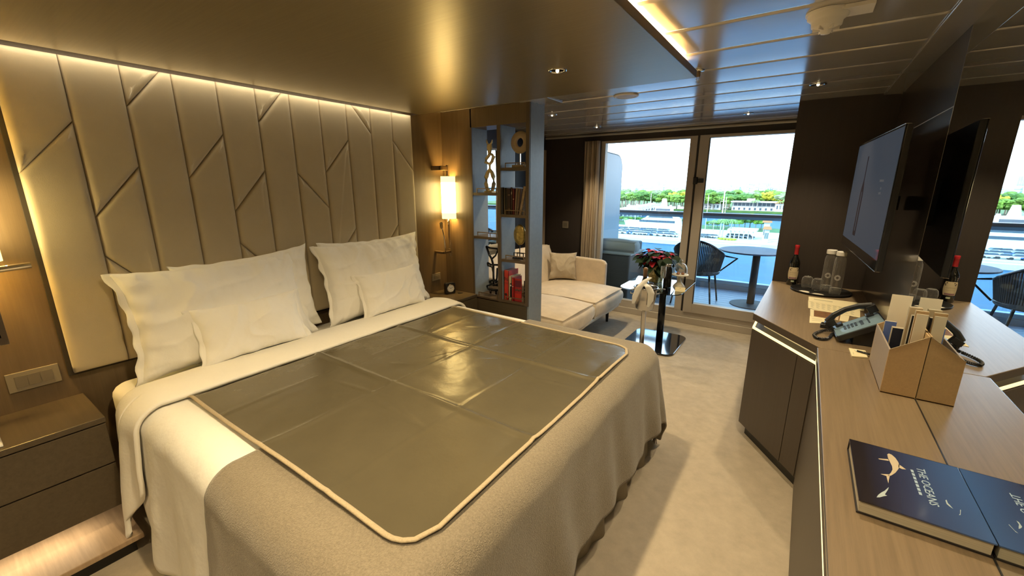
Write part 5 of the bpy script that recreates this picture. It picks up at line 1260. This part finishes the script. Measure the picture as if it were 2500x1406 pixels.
# yacht
yx0, yx1 = az(1545, 186), az(1668, 186); yc = (yx0 + yx1) / 2; ya_ = thing('motor_yacht', 'large white four-deck motor yacht moored behind the parked cars', 'yacht', (yc, 186, ZW))
Ly = yx1 - yx0; wy_ = mat('yacht_white', (.75, .75, .75), .3)
B().prism([(yc - Ly * .62, ZW + 4.6), (yc - Ly * .50, ZW - .3), (yc + Ly * .5, ZW - .3), (yc + Ly * .5, ZW + 3.2), (yc + Ly * .1, ZW + 3.6), (yc - Ly * .3, ZW + 4.2)], 183, 190, ax='y').build('hull', wy_, ya_)
B().prism([(yc - Ly * .38, ZW + 3.8), (yc + Ly * .48, ZW + 3.2), (yc + Ly * .46, ZW + 5.9), (yc - Ly * .22, ZW + 5.9)], 183.6, 189.4, ax='y').build('main_deck', wy_, ya_)
B().prism([(yc - Ly * .20, ZW + 5.9), (yc + Ly * .44, ZW + 5.9), (yc + Ly * .36, ZW + 8.6), (yc - Ly * .08, ZW + 8.6)], 184, 189, ax='y').build('upper_deck', wy_, ya_)
B().box(yc - Ly * .1, yc + Ly * .36, 183.4, 189.6, ZW + 8.6, ZW + 8.9).box(yc - Ly * .02, yc + Ly * .3, 184.6, 188.4, ZW + 8.9, ZW + 10.6).box(yc - Ly * .05, yc + Ly * .34, 184, 189, ZW + 10.6, ZW + 10.9).build('sun_deck', wy_, ya_)
B().prism([(yc + Ly * .07, ZW + 10.9), (yc + Ly * .19, ZW + 10.9), (yc + Ly * .16, ZW + 14.2), (yc + Ly * .10, ZW + 14.2)], 185.6, 187.4, ax='y').build('mast', wy_, ya_)
B().prism([(yc - Ly * .13, ZW + 6.3), (yc + Ly * .36, ZW + 6.3), (yc + Ly * .30, ZW + 7.9), (yc - Ly * .05, ZW + 7.9)], 183.85, 184, ax='y').box(yc - Ly * .3, yc + Ly * .40, 183.4, 183.6, ZW + 4.3, ZW + 5.2).box(yc, yc + Ly * .28, 184.5, 184.6, ZW + 9.2, ZW + 10.1).build('window_band', glassd, ya_)
B().tube([(yc - Ly * .16, 183.7, ZW + 6), (yc - Ly * .05, 183.7, ZW + 8.5), (yc + Ly * .33, 183.7, ZW + 8.5), (yc + Ly * .46, 183.7, ZW + 5.8)], .18, 5).build('deck_rim', wy_, ya_)
# cars
def car(label, m):
    t = thing('car', label, 'car', (0, 0, 0), label + ' among the rows')
    B().prism([(-2.1, .35), (2.1, .35), (2.15, .75), (1.5, .9), (-1.9, .95), (-2.15, .7)], -.85, .85, ax='y').build('body', m, t, bevel=.1)
    B().prism([(-1.6, .9), (1.2, .88), (.6, 1.4), (-1.1, 1.42)], -.75, .75, ax='y').build('windows', glassd, t)
    for x in (-1.35, 1.35):
        for y in (-.86, .86): B().lathe([(.33, -.1), (.33, .1)], n=10, mx=Matrix.Translation((x, y, .33)) @ Matrix.Rotation(pi / 2, 4, 'X')).build('wheel', 'black', t)
    return t
cars = [car('white car parked on the quay', whitep), car('dark grey car parked on the quay', mat('car_grey', (.08, .09, .1), .3)), car('silver car parked on the quay', mat('car_silver', (.4, .42, .45), .3)), car('blue car parked on the quay', mat('car_blue', (.03, .09, .25), .3))]
cu_ = [0] * 4; random.seed(3)
for row, (Y, a, b_n) in enumerate(((161, 1518, 1662), (168, 1524, 1662), (175, 1520, 1640), (172, 1795, 1850), (166, 1730, 1760))):
    px = a
    while px < b_n:
        i = random.choice((0, 0, 1, 2, 2, 3)); x = az(px, Y); Z = ZW + 1.2
        if cu_[i] == 0: cars[i].location = (x, Y, Z); cars[i].rotation_euler.z = .1
        else: dup(cars[i], (x, Y, Z), rz=random.uniform(-.25, .25))
        cu_[i] += 1; px += random.uniform(12, 17)
cn = thing('parking_canopy', 'long low white canopy over parked cars on the quay', 'canopy', (az(1822, 172), 172, ZW + 1.2))
cx0, cx1 = az(1786, 171), az(1858, 171)
B().box(cx0, cx1, 168, 176, ZW + 4.0, ZW + 4.6).build('roof', whitep, cn)
for k in range(6):
    a = cx0 + 1 + k * (cx1 - cx0 - 2) / 5; B().box(a - .15, a + .15, 168.5, 168.8, ZW + 1.2, ZW + 4).build('post', whitep, cn)
for px, Y, h_, l in ((1766, 185, 17, 'tall pale mast rising beyond the marina, right pane'), (1772, 187, 14, 'second pale mast beside the tall one, right pane'), (1728, 176, 15, 'thin flagpole near the door stile'), (1553, 186, 12, 'thin mast left of the yacht'), (1588, 190, 15, 'thin mast just left of the yacht bridge')):
    x = az(px, Y); t = thing('mast', l, 'mast', (x, Y, ZW + 1.2)); B().tube([(x, Y, ZW + 1.2), (x, Y, ZW + 1.2 + h_)], .22 if h_ > 16 else .12, 6).build('pole', whitep, t); B().tube([(x - 1.1, Y, ZW + h_ * .8), (x + 1.1, Y, ZW + h_ * .8)], .06, 5).build('crosstree', whitep, t)
pn = B().box(az(1515, 150), az(1700, 150) + 20, 149, 152.2, ZW - .2, ZW + 1.35).build('quay_edge', whitep); tag(pn, 'white painted quay edge along the near water', 'kerb', kind='structure')

# =================================================================== pieces that belong to a part become its sub-parts
NEST = [('dial', ('hand',)), ('gooseneck', ('reading_head',)), ('face_plate', ('key', 'memory_key', 'key_label')), ('front_label', ('label_vine', 'label_foot', 'label_line')),
        ('sheet', ('print_line', 'photo', 'photo_flower')), ('screen', ('bottle_picture', 'bottle_highlight', 'caption')), ('bucket', ('handle',)), ('body', ('windows', 'wheel')),
        ('walls', ('window', 'window_bay', 'floor_band', 'window_band')), ('card', ('print',)), ('cover', ('spine_band', 'spine_line', 'lettering', 'emblem', 'spine_picture', 'spine_portrait')),
        ('front_cover', ('shark_body', 'shark_fin', 'shark_tail', 'small_shark', 'lettering', 'subtitle_mark')), ('plate', ('key',)), ('glass_body', ('flower_emblem',)), ('cover_board', ('cover_title', 'cover_figure', 'cover_letter')),
        ('pillowcase', ('flange',)), ('dome', ('fin',)), ('sheet', ('binding',)), ('lamp_shade', ('shade_rim',)), ('backrest', ()), ('mask', ())]
base_ = lambda o: o.name.split('.')[0]
ch_ = {}
for o in bpy.data.objects:
    if o.parent: ch_.setdefault(o.parent.name, []).append(o)
for root in [o for o in bpy.data.objects if o.parent is None and o.name in ch_]:
    cs = ch_[root.name]
    for pn, kn in NEST:
        ps = [c for c in cs if base_(c) == pn and c.parent == root]
        if not ps: continue
        for c in cs:
            if base_(c) in kn and c.parent == root and c is not ps[0] and tuple(c.location) == (0, 0, 0): c.parent = ps[0]
